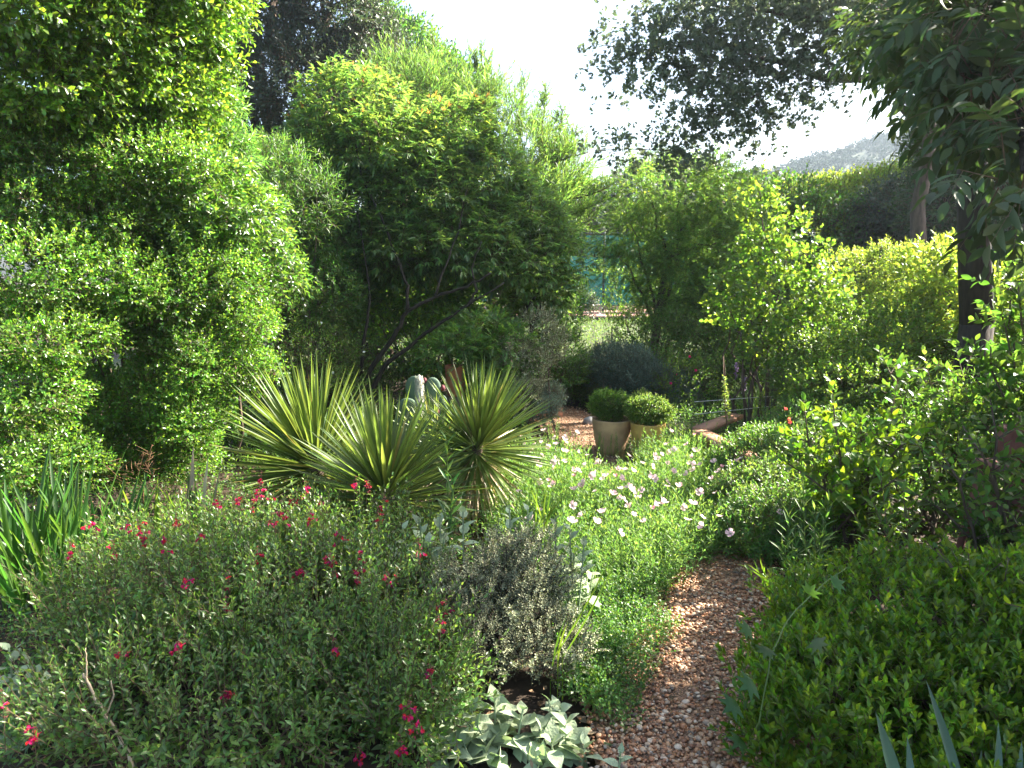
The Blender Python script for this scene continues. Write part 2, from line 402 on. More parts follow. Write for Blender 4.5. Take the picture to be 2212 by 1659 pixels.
# loose pebbles
def peb():
    V = []; F4 = []; rings = [(.0, 1)] 
    lat = [-.62, 0, .62]; n = 6
    V = [(0, 0, -1)] + [(math.cos(6.283 * k / n + (j % 2) * .5) * math.cos(a), math.sin(6.283 * k / n + (j % 2) * .5) * math.cos(a), math.sin(a)) for j, a in enumerate(lat) for k in range(n)] + [(0, 0, 1)]
    tri = [[0, 1 + (k + 1) % n, 1 + k] for k in range(n)] + [[19, 13 + k, 13 + (k + 1) % n] for k in range(n)]
    qd = [[1 + n * j + k, 1 + n * j + (k + 1) % n, 1 + n * (j + 1) + (k + 1) % n, 1 + n * (j + 1) + k] for j in range(2) for k in range(n)]
    return np.array(V, float), [tri, qd]
T_PEB = peb()
def pebbles(n, y0, y1, s0, s1):
    x = R.uniform(-.2, 1.6, n); y = R.uniform(y0, y1, n); d = path_w(x, y); ok = (d < R.uniform(-.03, .12, n)) & (nz(x * 3, y * 3, 2.1, 4) + R.normal(0, .35, n) > -.62); x, y = x[ok], y[ok]; k = len(x)
    sz = s0 + (s1 - s0) * R.beta(1.3, 4.2, k); an = R.uniform(0, 6.28, k)
    yd = np.stack([np.cos(an), np.sin(an), R.normal(0, .15, k)], 1); hint = np.stack([R.normal(0, .2, k), R.normal(0, .2, k), np.ones(k)], 1)
    return np.stack([x, y, .012 + R.uniform(0, .012, k)], 1), yd, hint, sz
g = Geo()
for a in (pebbles(42000, 1.7, 4.0, .003, .021), pebbles(12000, 5.0, 8.6, .005, .016)):
    pos, yd, hint, sz = a; TV = T_PEB[0].copy(); TV[:, 2] *= .55; k = len(pos)
    g.inst((TV, T_PEB[1]), pos, yd, hint, sz, sz * R.uniform(.6, .95, k))
M['pebble'] = ramp_island('pebble', [(0.295, 0.129, 0.056), (0.426, 0.236, 0.126), (0.197, 0.084, 0.042), (0.394, 0.190, 0.091), (0.590, 0.441, 0.308), (0.246, 0.122, 0.063), (0.344, 0.152, 0.070), (0.476, 0.319, 0.196), (0.139, 0.099, 0.070), (0.361, 0.243, 0.154), (0.328, 0.137, 0.056), (0.459, 0.251, 0.126)], .42)
tag(g.build('pebbles', M['pebble'], smooth=True), 'rounded brown, tan and white pebbles covering the garden path', 'pebbles', kind='stuff')

# leaf litter and fine mulch
g = Geo(); n = 9000; x = R.uniform(-3.5, 3.5, n); y = R.uniform(1.5, 9, n); pw_ = path_w(x, y); ok = (pw_ > .0) | (R.random(n) < .12); x, y = x[ok], y[ok]; onp = pw_[ok] < .05; n = len(x)
g.inst(T_SIM, np.stack([x, y, R.uniform(-.02, .01, n) + onp * .035], 1), rdir(n) * [1, 1, .25], np.tile(UP, (n, 1)) + R.normal(0, .4, (n, 3)), R.uniform(.02, .06, n), R.uniform(.008, .03, n))
M['litter'] = ramp_island('litter', [(.10, .06, .03), (.18, .11, .06), (.06, .04, .02), (.24, .17, .10)], .8, .2)
tag(g.build('leaf_litter', M['litter']), 'dry brown leaf litter lying on the bare soil', 'litter', kind='stuff')

# court, curb, windscreen fence
M['court'] = solid('court', (.30, .16, .12), .85, 2, (.38, .21, .16), .1)
sheet('court', -9, 16, 24.9, 60, 10, 10, lambda X, Y: X * 0 + .16, M['court'])
g = Geo(); g.box((3.5, 24.75, .06), (26, .22, .24)); 
tag(g.build('court_curb', solid('curb_dark', (.035, .03, .028), .9, 8, (.08, .06, .05), .4)), kind='structure')
FY = 28.0
fr = thing('windscreen_fence', 'tall green mesh windscreen fence with dark steel posts behind the court', 'fence', (3, FY, .16))
def screen_mat():
    m, n, l, b, out = _mat('windscreen')
    tc = n.new("ShaderNodeTexCoord"); mp = n.new("ShaderNodeMapping"); mp.inputs["Rotation"].default_value = (0, math.radians(45), 0)
    wv = n.new("ShaderNodeTexChecker"); wv.inputs["Scale"].default_value = 26
    wv.inputs[1].default_value = (.012, .075, .068, 1); wv.inputs[2].default_value = (.015, .092, .082, 1)
    l.new(tc.outputs["Object"], mp.inputs[0]); l.new(mp.outputs[0], wv.inputs["Vector"]); l.new(wv.outputs[0], b.inputs["Base Color"])
    b.inputs["Roughness"].default_value = .8
    t_ = n.new("ShaderNodeBsdfTranslucent"); t_.inputs[0].default_value = (.016, .10, .09, 1)
    mx = n.new("ShaderNodeMixShader"); mx.inputs[0].default_value = .45
    l.new(b.outputs[0], mx.inputs[1]); l.new(t_.outputs[0], mx.inputs[2]); l.new(mx.outputs[0], out.inputs[0]); return m
g = Geo(); xs = np.linspace(-8, 15, 160); zs = np.linspace(.45, 3.22, 12); X, Z = np.meshgrid(xs, zs)
Yv = FY + .03 * np.sin(X * 2.1) * (1 - (Z - .45) / 3) + .015 * np.sin(X * 9)
ii = np.arange(11)[:, None] * 160 + np.arange(159)[None]
g.add(np.stack([X, Yv, Z], -1).reshape(-1, 3), [np.stack([ii, ii + 1, ii + 161, ii + 160], -1).reshape(-1, 4)])
g.build('mesh_screen', screen_mat(), fr, smooth=True)
M['steel'] = solid('steel_dark', (.02, .035, .035), .5, 20, (.04, .055, .05))
for x in np.arange(-7.9, 15, 2.9):
    g = Geo(); g.tube([(x, FY - .08, .1), (x, FY - .08, 3.35)], .045, 8); g.build('post', M['steel'], fr, smooth=True)
for z in (.42, 1.86, 3.3):
    g = Geo(); g.tube([(-8, FY - .08, z), (15, FY - .08, z)], .028, 6); g.build('rail', M['steel'], fr, smooth=True)

# hill
T_SIMF = (np.array([(0, 0, 0), (-.5, .5, .06), (0, 1, -.05), (.5, .5, .06)]), [[[0, 3, 2, 1]]])
HB = 95.0; HX = np.linspace(10, 170, 300); HD = np.linspace(0, 1, 70); X, T_ = np.meshgrid(HX, HD)
Yh = HB * (1 + T_ * .6)
prof = np.interp(HX / HB * F + CX, [1250, 1500, 1600, 1700, 1800, 1900, 2000, 2100, 2212, 2600, 3500], [520, 440, 400, 366, 338, 306, 286, 265, 248, 205, 190])
Zh = (CAMZ + (594 - prof)[None] / F * Yh) * np.sin(np.clip(.25 + T_ * .75, 0, 1) * math.pi / 2) ** .8
Zh = np.where(T_ == 0, 0, Zh); Xh = X * (1 + T_ * .6)
Zh = Zh + np.where(T_ > 0, .5 * np.abs(nz(Xh, Yh, .6, 1)) + R.normal(0, .1, Xh.shape), 0)
g = Geo(); ii = np.arange(69)[:, None] * 300 + np.arange(299)[None]
g.add(np.stack([Xh, Yh, Zh], -1).reshape(-1, 3), [np.stack([ii, ii + 1, ii + 301, ii + 300], -1).reshape(-1, 4)])
tag(g.build('hill', solid('hill_woods', (.025, .04, .022), .9, .5, (.04, .06, .03), .6, detail=8), smooth=True), kind='structure')
g = Geo(); n = 3600; k = R.integers(0, Xh.size, n); cc_ = np.stack([Xh.ravel()[k], Yh.ravel()[k], Zh.ravel()[k]], 1); cc_ = cc_[cc_[:, 2] > 3]
pos = np.repeat(cc_, 26, 0); n = len(pos); d_ = rdir(n); d_[:, 2] = np.abs(d_[:, 2]); pos = pos + d_ * np.repeat(R.uniform(.4, 1.2, (len(cc_), 1)), 26, 0)
g.inst(T_SIMF, pos, rdir(n), d_, R.uniform(.35, .75, n), R.uniform(.3, .55, n))
tag(g.build('far_woodland', leafm('far_wood', (.018, .036, .016), rough=.9, spec=.05, tf=.05)), 'hazy wooded hillside of small rounded treetops in the far distance', 'woodland', kind='stuff')

# ------------------------------------------------------------------ leaf materials
M['hedgeL'] = leafm('leaf_bright_small', (.070, .145, .020), (.28, .56, .04), .33, .75, var=.5, hue=.035)
M['hedgeU'] = leafm('leaf_bright_broad', (.070, .140, .018), (.33, .58, .035), .34, .7, var=.5, hue=.03)
M['glossy'] = leafm('leaf_glossy', (.055, .120, .022), (.24, .46, .04), .30, .7)
M['narrow'] = leafm('leaf_narrow', (.060, .130, .030), (.20, .42, .05), .38, .5)
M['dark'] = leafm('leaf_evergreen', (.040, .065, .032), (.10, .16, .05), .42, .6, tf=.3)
M['mid'] = leafm('leaf_mid', (.050, .105, .025), (.18, .38, .04), .42)
M['buck'] = leafm('leaf_palmate', (.085, .155, .042), (.30, .50, .07), .38, .6, var=.45)
M['orange'] = leafm('leaf_orange_tip', (.28, .17, .04), (.75, .42, .08), .4)
M['yell'] = leafm('leaf_yellow_green', (.12, .20, .025), (.50, .66, .06), .42)
M['feather'] = leafm('leaf_feathery', (.085, .16, .035), (.30, .52, .07), .5, .3)
M['backlit'] = leafm('leaf_round_backlit', (.075, .145, .020), (.30, .50, .04), .38, tf=.45, var=.4)
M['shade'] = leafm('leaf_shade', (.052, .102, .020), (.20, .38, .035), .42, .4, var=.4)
M['oak'] = leafm('leaf_lobed', (.055, .080, .048), (.20, .27, .12), .5, .4, tf=.4)
M['ash'] = leafm('leaf_ash', (.055, .085, .030), (.10, .18, .03), .55, .3, tf=.3)
M['hedgeR'] = leafm('leaf_clipped', (.062, .125, .010), (.27, .48, .02), .38, .5)
M['grey'] = leafm('leaf_woolly_grey', (.36, .43, .27), (.30, .42, .14), .8, .2, bump=1.0, var=.25, hue=.015, tf=.3)
M['greysm'] = leafm('leaf_small_grey', (.29, .31, .18), (.24, .27, .09), .55, .4, tf=.25)
M['bluegrey'] = leafm('leaf_bluegrey', (.10, .155, .12), (.12, .20, .10), .6, .3, tf=.25)
M['salvia'] = leafm('leaf_salvia', (.088, .158, .038), (.28, .48, .06), .36, .6, var=.45)
M['prim'] = leafm('leaf_primrose', (.10, .20, .050), (.34, .58, .08), .5, .4)
M['cover'] = leafm('leaf_groundcover', (.07, .155, .035), (.24, .46, .05), .42)
M['sword'] = leafm('leaf_sword', (.035, .085, .018), (.13, .30, .03), .42)
M['yucca'] = leafm('leaf_yucca', (.090, .135, .036), (.29, .40, .055), .38, .5, var=.25, hue=.02, tf=.36)
M['yuccay'] = leafm('leaf_yucca_yellow', (.24, .21, .07), (.50, .40, .09), .35, .6, var=.2, tf=.4)
M['dry'] = leafm('leaf_dry', (.48, .40, .26), (.40, .30, .15), .6, .3, tf=.2)
M['red'] = leafm('petal_crimson', (.48, .010, .095), (.66, .02, .14), .5, .3, var=.25, tf=.35)
M['calyx'] = leafm('calyx_maroon', (.16, .04, .04), (.30, .07, .06), .6, .3, tf=.25)
M['pink'] = leafm('petal_pink', (.90, .62, .64), (.92, .64, .66), .6, .3, var=.08, hue=.01, tf=.35)
M['pinkd'] = leafm('petal_deep_pink', (.80, .38, .42), (.85, .35, .40), .6, .3, var=.15, tf=.35)
M['white'] = leafm('petal_white', (.80, .80, .78), (.8, .8, .75), .6, .3, var=.08, hue=.0, tf=.35)

# ================================================================== BACKGROUND TREES
def tree(name, label, lobes, n, lmat, T, lL, lW, base, k=3, rel=.5, r0=.12, sh=.35, m=7, cat='tree', group=None, up=.35, rnd=.6, twigs=4, inner=.62, **kw):
    lb = sub(lobes, k, rel)
    return bush(name, label, cat, lb, n, lmat, T, lL, lW, sh, m, base, up, rnd, inner=inner, r0=r0, twigs=twigs, cname='crown', tname='trunk', nl=min(len(lb), 12), group=group, sr=.006, **kw)

tree('evergreen_tree', 'tall dark evergreen tree rising behind the bright shrubs, sky showing through its base',
     [lobe(560, 60, 14, 110, 90), lobe(700, 60, 14.5, 120, 90), lobe(640, 180, 14, 120, 80), lobe(520, 180, 14, 90, 90), lobe(780, 150, 14.5, 90, 80), lobe(470, 90, 13.5, 60, 90), lobe(780, 260, 14.5, 80, 60), lobe(540, 260, 14, 70, 40), lobe(680, -30, 14, 110, 50), lobe(500, -10, 14, 90, 60)],
     9500, M['dark'], T_SIM, .11, .05, (-4.9, 15.0, 0), r0=.22, sh=.4, m=8)
tree('leafy_tree', 'green broad-leaved tree behind the feathery conifer, left of the open sky',
     [lobe(860, 120, 17, 70, 60), lobe(930, 190, 17, 80, 60), lobe(830, 220, 16.5, 90, 80), lobe(980, 270, 17, 60, 60), lobe(900, 320, 16.5, 110, 80), lobe(800, 60, 17, 50, 40)],
     5200, M['mid'], T_SIM, .13, .07, (-2.2, 17.5, 0), r0=.2, sh=.4, m=8)
tree('background_tree', 'dense mid-green tree filling the gap far behind the palmate-leaved tree',
     [lobe(600, 420, 12, 130, 90), lobe(760, 420, 12.5, 140, 100), lobe(900, 470, 12.5, 120, 100), lobe(560, 560, 11.5, 140, 100), lobe(720, 600, 12, 150, 110), lobe(900, 640, 12.5, 140, 110), lobe(1040, 620, 13, 110, 100), lobe(650, 740, 11.5, 160, 80), lobe(850, 760, 12, 160, 80)],
     11000, M['mid'], T_SIM, .09, .05, (-3.0, 12.8, 0), r0=.12, sh=.35, m=7)
# feathery conifer with spires
fl = [lobe(930, 260, 11, 90, 90), lobe(1020, 300, 11, 90, 80), lobe(1110, 340, 11, 80, 80), lobe(1180, 400, 10.8, 70, 80), lobe(1080, 430, 10.8, 110, 80), lobe(1210, 470, 10.8, 60, 50), lobe(860, 200, 11.3, 60, 50), lobe(1150, 520, 10.9, 90, 60), lobe(1000, 520, 11, 100, 80)]
o = thing('feathery_conifer', 'pale green feathery conifer with thin spires standing against the white sky', 'tree', (-.1, 11.2, 0))
g = Geo(); p, nr = sample(sub(fl, 3, .5), 3800, .5, back=.3)
D = unit(nr * .5 + UP * .55 + R.normal(0, .5, nr.shape))
def feather(g, p, D, L, m, lL, lW, mat=0):
    L_ = L * R.uniform(.6, 1.3, len(p)); pos, ld, hn, t = spread(p, D, L_, m, 42, 'spiral', droop=-.12); g.sticks(p, p + unit(D) * L_[:, None] + UP * (.12 * L_)[:, None], .004, .0015, 1)
    g.inst(T_SIM, pos, ld, hn, lL * (1 - .5 * t), lW, mat)
feather(g, p, D, .42, 20, .16, .012)
spires = [(1040, 100, 1045, 290), (1133, 165, 1120, 330), (1055, 130, 1060, 290), (1020, 115, 1045, 210), (935, 80, 965, 250), (1215, 235, 1200, 380), (1180, 190, 1165, 330), (1245, 280, 1200, 400), (870, 130, 885, 250), (1225, 300, 1170, 420)]
tk = Geo()
for (a, b, c, d_) in spires:
    top = P(a, b, 11); bot = P(c, d_, 11); pts = curve(bot, top, 9, wob=.015); tk.tube(pts, np.linspace(.018, .004, 9), 4)
    k = 60; tt = R.uniform(.0, 1, k); q_ = bot + (top - bot) * tt[:, None]; 
    feather(g, q_, unit(R.normal(0, .7, (k, 3)) + UP * .9), .17, 14, .085, .012)
for a in [((1165, 520), (1280, 560), (1420, 555)), ((1180, 420), (1300, 450), (1380, 400)), ((1120, 350), (1170, 470), (1230, 560)), ((1100, 600), (1230, 480), (1400, 420)), ((1160, 400), (1240, 350), (1330, 330))]:
    pts = [P(x - 60, y, 10.7) for x, y in a]; c_ = np.array([(1 - s) ** 2 * pts[0] + 2 * s * (1 - s) * pts[1] + s * s * pts[2] for s in np.linspace(0, 1, 10)])
    tk.tube(c_, np.linspace(.03, .006, 10), 5)
    for q0, q1 in zip(c_[2:-1], c_[3:]):
        k = 14; s = R.random((k, 1)); feather(g, q0 * (1 - s) + q1 * s, unit((q1 - q0) * 1.0 / .2 * .3 + UP * .8 + R.normal(0, .4, (k, 3))), .22, 16, .10, .008)
g.build('crown', [M['feather'], M['twig']], o)
tk.tube(curve((-.1, 11.2, 0), P(1040, 290, 11), 9, wob=.02), np.linspace(.12, .03, 9), 8)
for c, r in fl: tk.tube(curve((-.1, 11.2, R.uniform(.8, 2)), c, 7, .08), np.linspace(.05, .015, 7), 5)
tk.build('trunk', M['bark'], o, smooth=True)

# far trees on the right
tree('yellow_topped_tree', 'yellow green tree crest catching the sun just below the hill',
     [lobe(1880, 425, 15, 60, 40), lobe(1950, 415, 15, 60, 40), lobe(1800, 440, 15, 60, 40), lobe(1860, 490, 15, 80, 50), lobe(1730, 445, 15, 60, 40), lobe(2040, 420, 15, 70, 50)],
     4200, M['yell'], T_SIM, .10, .06, (7.6, 15.5, 0), r0=.15, sh=.3, m=7, up=.8)
tree('blue_green_tree', 'dark blue-green tree in shade beneath the hill, between lighter crowns',
     [lobe(1930, 470, 13.5, 70, 50), lobe(1990, 520, 13.5, 80, 60), lobe(1900, 560, 13.5, 70, 60), lobe(2080, 560, 13.5, 90, 80)],
     3600, M['dark'], T_SIM, .12, .06, (7.6, 14.2, 0), r0=.13, sh=.35, m=7)
tree('distant_bushy_tree', 'soft green bushy tree right of the open sky, behind the slender locust tree',
     [lobe(1640, 460, 14, 90, 60), lobe(1740, 520, 14, 100, 80), lobe(1560, 440, 14, 70, 50), lobe(1480, 480, 14.5, 90, 80), lobe(1620, 580, 13.5, 120, 80), lobe(1800, 620, 13.5, 120, 80), lobe(1500, 620, 14, 80, 80), lobe(1700, 700, 13, 150, 80), lobe(1950, 680, 13, 150, 90), lobe(1540, 730, 13, 120, 70)],
     9000, M['mid'], T_SIM, .11, .06, (4.6, 14.4, 0), r0=.15, sh=.35, m=7)
tree('shadowy_tree', 'dark tree mass at the right edge behind the big ash trunk',
     [lobe(2150, 300, 15, 120, 150), lobe(2160, 550, 15, 150, 120), lobe(2250, 100, 15, 150, 160), lobe(2200, 750, 13, 160, 120), lobe(2050, 720, 15, 120, 80)],
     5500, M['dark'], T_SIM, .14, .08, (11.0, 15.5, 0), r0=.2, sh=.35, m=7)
tree('skyline_tree', 'low tree crown peeping over the green windscreen fence',
     [lobe(1330, 430, 33, 60, 25), lobe(1260, 450, 33, 60, 30), lobe(1400, 420, 33, 70, 40), lobe(1180, 440, 33, 60, 40), lobe(1480, 410, 33, 70, 50), lobe(1300, 480, 33, 120, 30), lobe(1450, 480, 33, 90, 50)],
     3600, M['dark'], T_SIM, .25, .14, (5.0, 34, 0), r0=.2, sh=.7, m=8)

# slender locust tree beside the gap
o = thing('locust_tree', 'slender feathery-leaved locust tree with a leaning trunk right of the green fence', 'tree', G(1405, 800)[:2].tolist() + [0])
ll = [lobe(1440, 420, 10.5, 90, 60), lobe(1540, 440, 10.5, 70, 70), lobe(1400, 500, 10.5, 80, 45), lobe(1500, 540, 10.3, 90, 60), lobe(1590, 560, 10.2, 70, 70), lobe(1460, 620, 10.2, 70, 50), lobe(1560, 660, 10, 80, 60), lobe(1380, 560, 10.6, 50, 30), lobe(1330, 600, 10.8, 40, 30)]
g = Geo(); p, nr = sample(sub(ll, 2, .5), 2100, .4, back=.6); D = outdir(nr, .1, .6)
pos, ld, hn, t = spread(p, D, .25, 3, 55); pinnate(g, pos, ld, .22, 8, .038, .015, T_SIM, 0, .3)
k = R.random(len(p)) < .25; grow(g, p[k], D[k], .2, 8, .05, .03, T_SIM, mat=2)
g.build('crown', [M['feather'], M['twig'], M['yell']], o)
tk = Geo(); b = np.array([*G(1395, 830)[:2], -.05]); t1 = P(1420, 700, 10.4); t2 = P(1440, 560, 10.4)
tk.tube(np.array([b, (b + t1) / 2 + [.03, 0, 0], t1, (t1 + t2) / 2, t2]), [.085, .075, .065, .055, .04], 8)
for e in [(1400, 420), (1480, 400), (1540, 430), (1360, 480), (1560, 520), (1590, 600), (1340, 560)]:
    tk.tube(curve(t1 if R.random() < .5 else t2, P(*e, 10.4), 6, .05), np.linspace(.03, .007, 6), 5)
tk.build('trunk', M['bark'], o, smooth=True)

# bright seedling shrub by the fence gap
bush('sapling', 'small light green sapling rising in front of the court at the edge of the gap', 'sapling',
     [lobe(1345, 640, 12, 26, 50), lobe(1370, 720, 11.8, 40, 50), lobe(1400, 660, 12, 35, 60), lobe(1340, 710, 11.9, 30, 30)], 420, M['backlit'], T_SIM, .06, .035, .22, 8, up=.9, r0=.012, back=.9)
bush('dark_sapling', 'dark-leaved little bush standing against the bottom of the green fence', 'bush',
     [lobe(1255, 655, 24, 22, 22), lobe(1285, 665, 24, 12, 12), lobe(1235, 672, 24, 18, 10)], 260, M['dark'], T_SIM, .12, .06, .3, 8, up=.9, r0=.02, back=.9)

# ================================================================== PALMATE TREE with visible limbs
o = thing('palmate_tree', 'broad palmate-leaved tree with orange new tips and forked bare limbs, centre left', 'tree', (-1.6, 7.05, 0))
bl = [lobe(770, 240, 8.2, 100, 60), lobe(700, 330, 8.1, 80, 60), lobe(850, 330, 8.0, 110, 60), lobe(970, 300, 8.2, 80, 55), lobe(1050, 400, 8.2, 80, 60), lobe(930, 430, 8, 110, 70), lobe(780, 440, 8, 90, 60), lobe(1120, 480, 8.2, 80, 50), lobe(1000, 520, 7.9, 110, 45), lobe(860, 530, 7.9, 110, 50), lobe(1180, 560, 8.2, 65, 45), lobe(1080, 560, 7.9, 90, 40), lobe(740, 540, 8, 80, 50), lobe(950, 545, 7.7, 90, 28), lobe(700, 620, 8.2, 80, 50), lobe(1150, 620, 8.2, 70, 45), lobe(660, 500, 8.3, 60, 60), lobe(1060, 660, 8.4, 70, 40), lobe(900, 620, 8.6, 110, 50)]
g = Geo(); p, nr = sample(sub(bl, 3, .5), 3300, .5, back=.4); D = outdir(nr, .5, .5)
pos, ld, hn, t = spread(p, D, .2, 5, 60)
k = (t > .8) & (pos[:, 2] > 3.3) & (R.random(len(t)) < .22)
palmate(g, pos[k], ld[k] + UP * .4, .03, 5, .06, .02, T_LAN, 2, -.1)
k2 = (~k) & (pos[:, 2] + R.normal(0, .2, len(t)) > 2.75) & (R.random(len(t)) < .10)
palmate(g, pos[k2], ld[k2], .05, 5, .10, .034, T_LAN, 3, .35); k3 = ~(k | k2)
palmate(g, pos[k3], ld[k3], .05, 5, .10, .034, T_LAN, 0, .35)
g.sticks(p, p + D * .2, .004, .002, 1)
g.build('crown', [M['buck'], M['twig'], M['orange'], M['yell']], o)
tk = Geo()
def poly(pts, Y, r0, r1, sides=6, geo=None, jit=.006):
    q_ = np.array([P(x, y, yy) for (x, y), yy in zip(pts, np.broadcast_to(Y, (len(pts),)))]); k = 4
    tt = np.linspace(0, len(q_) - 1, (len(q_) - 1) * k + 1); idx = np.clip(tt.astype(int), 0, len(q_) - 2); ff = (tt - idx)[:, None]
    c_ = q_[idx] * (1 - ff) + q_[idx + 1] * ff; c_[1:-1] += R.normal(0, min(jit, r1 * .8), c_[1:-1].shape)
    (geo or tk).tube(c_, np.linspace(r0, r1, len(c_)), sides)
poly([(770, 900), (800, 800), (850, 730), (880, 670), (940, 640), (1010, 620), (1060, 590)], 7.0, .034, .010)
poly([(775, 900), (830, 790), (900, 735), (960, 690), (1010, 660), (1090, 610)], 6.95, .030, .009)
poly([(1010, 660), (1030, 630), (1020, 580), (1040, 520)], 7.0, .015, .006)
poly([(880, 670), (880, 620), (860, 560), (820, 460), (780, 380), (765, 280)], [7,7.1,7.2,7.4,7.6,7.8], .020, .006)
poly([(940, 640), (960, 580), (990, 500), (1010, 400)], [7,7.1,7.3,7.5], .014, .005)
poly([(770, 900), (785, 740), (800, 650), (790, 560), (770, 450)], [7.1,7.1,7.2,7.3,7.5], .022, .007)
poly([(800, 300), (795, 400), (800, 500)], 7.9, .012, .02); poly([(850, 330), (870, 430), (860, 540)], 7.9, .01, .02)
poly([(1135, 850), (1150, 700), (1180, 640), (1160, 600)], 8, .03, .02); poly([(1135, 850), (1110, 740), (1140, 660), (1190, 600)], 8, .03, .012)
b_ = [np.array([-1.6, 7.05, -.03]), P(772, 905, 7.0)]
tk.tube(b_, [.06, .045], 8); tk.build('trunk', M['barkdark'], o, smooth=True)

# narrow-leaved laurels and the dark white-flowered bush
bush('willow_leaved_shrub', 'narrow-leaved bright shrub poking out right of the tall hedge top', 'shrub',
     sub([lobe(450, 230, 5.4, 55, 50), lobe(440, 290, 5.4, 60, 50), lobe(480, 330, 5.4, 50, 40)], 3, .5), 520, M['narrow'], T_LAN, .085, .014, .13, 10, up=.7, r0=.010, back=.7, base=np.array([-2.85, 6.0, 0]), nl=4)
bush('fine_leaved_shrub', 'airy fine-leaved shrub in the middle distance between hedge and palmate tree', 'shrub',
     sub([lobe(600, 380, 7, 60, 55), lobe(660, 440, 7, 70, 60), lobe(600, 470, 6.9, 70, 60), lobe(560, 360, 7, 40, 30)], 3, .5), 750, M['mid'], T_LAN, .09, .014, .2, 10, up=.7, r0=.012, inner=.3)
bush('tall_laurel', 'tall laurel dotted with bright leaves under the dark evergreen tree', 'shrub',
     sub([lobe(700, 480, 7.6, 60, 70), lobe(730, 560, 7.6, 60, 60), lobe(640, 560, 7.3, 80, 70), lobe(690, 640, 7.2, 90, 70)], 3, .5), 1700, M['mid'], T_OV, .05, .026, .12, 8, r0=.015)
def dots(parent_obj, name, mat, pts, r, T, k=1):
    g = Geo(); n = len(pts); yd = unit(rdir(n) * [1, 1, .6]); g.inst(T, pts, yd, np.tile([0, -1.0, .5], (n, 1)) + R.normal(0, .5, (n, 3)), r, r); return g.build(name, mat, parent_obj)
T_FL5 = flat_petals(5, .55, .2); T_FL4 = flat_petals(4, .75, .45)
wl = sub([lobe(640, 780, 6.8, 130, 80), lobe(760, 820, 7.4, 90, 60), lobe(560, 720, 6.6, 100, 90), lobe(660, 690, 7, 90, 70), lobe(860, 850, 7.5, 90, 40), lobe(560, 850, 6.4, 90, 70), lobe(680, 870, 6.6, 110, 60)], 3, .5)
o = bush('white_flowered_shrub', 'dark shrub sprinkled with tiny white flowers behind the yuccas', 'shrub', wl, 4600, M['shade'], T_OV, .035, .018, .12, 8, r0=.015)
p, nr = sample(wl, 150, .98, back=0); k = nr[:, 1] < 0; dots(o, 'flowers', M['white'], p[k] + nr[k] * .06, .014, T_FL5)["kind"] = "stuff"
bush('sunlit_seedling', 'bright green broad-leaved seedling glowing under the forked limbs', 'shrub',
     sub([lobe(950, 690, 8.0, 60, 45), lobe(930, 775, 7.3, 60, 30), lobe(1010, 720, 8.2, 50, 40), lobe(870, 640, 8.4, 60, 30), lobe(820, 700, 8.2, 50, 35)], 3, .5), 1000, M['hedgeU'], T_LAN, .07, .032, .12, 7, up=.3, r0=.012)

# cassia with pinnate leaves above the terracotta pot
bush('cassia_shrub', 'arching shrub with neat pinnate leaflets above the red clay pot', 'shrub',
     sub([lobe(1030, 730, 7.1, 60, 35), lobe(1090, 760, 7.1, 50, 40), lobe(1000, 760, 7, 50, 35), lobe(1060, 800, 7.1, 60, 30)], 2, .5), 230, M['cover'], T_OV, .036, .016, .08, 4, up=.5, kind='pinnate', pk=(.2, 7, .25), r0=.012)
# grey and white-dotted shrubs right of it
o = bush('speckled_shrub', 'upright grey-green shrub flecked with pale leaves beside the cassia', 'shrub',
     sub([lobe(1130, 800, 7, 45, 50), lobe(1160, 740, 7.3, 45, 60), lobe(1110, 860, 6.9, 50, 35)], 3, .5), 1100, M['greysm'], T_OV, .035, .014, .12, 8, up=.7, r0=.01)
bush('olive_shrub', 'dark round-topped shrub to the left of the fence gap', 'shrub',
     sub([lobe(1190, 700, 8.5, 50, 60), lobe(1210, 770, 8.4, 50, 50), lobe(1150, 650, 8.6, 50, 40), lobe(1215, 640, 9, 40, 40)], 3, .5), 1400, M['mid'], T_OV, .045, .02, .14, 8, up=.7, r0=.012)
bush('lavender_mound', 'low blue-grey mound spreading at the bend of the path', 'shrub',
     sub([lobe(1170, 860, 7.4, 40, 25), lobe(1150, 890, 7.0, 50, 25)], 3, .6), 700, M['bluegrey'], T_LAN, .045, .008, .1, 10, up=.9, r0=.006)
for (lb, dx, dy, Y, rx, ry, mt, n) in [
    ('broad blue-green herb mound in shade behind the two planted pots', 1330, 800, 8.8, 80, 45, 'bluegrey', 1300),
    ('dusky green mound left of the pots, overhanging the path', 1270, 840, 9.0, 60, 45, 'shade', 1000),
    ('grey-green santolina-like mound behind the right pot', 1420, 840, 8.6, 70, 40, 'bluegrey', 900)]:
    bush('herb_mound', lb, 'herb', sub([lobe(dx, dy, Y, rx, ry), lobe(dx + 30, dy + 25, Y - .2, rx * .8, ry * .8)], 4, .5), n * 2, M[mt], T_LAN, .05, .014, .15, 9, up=.9, r0=.008, group='herb mounds behind the pots')

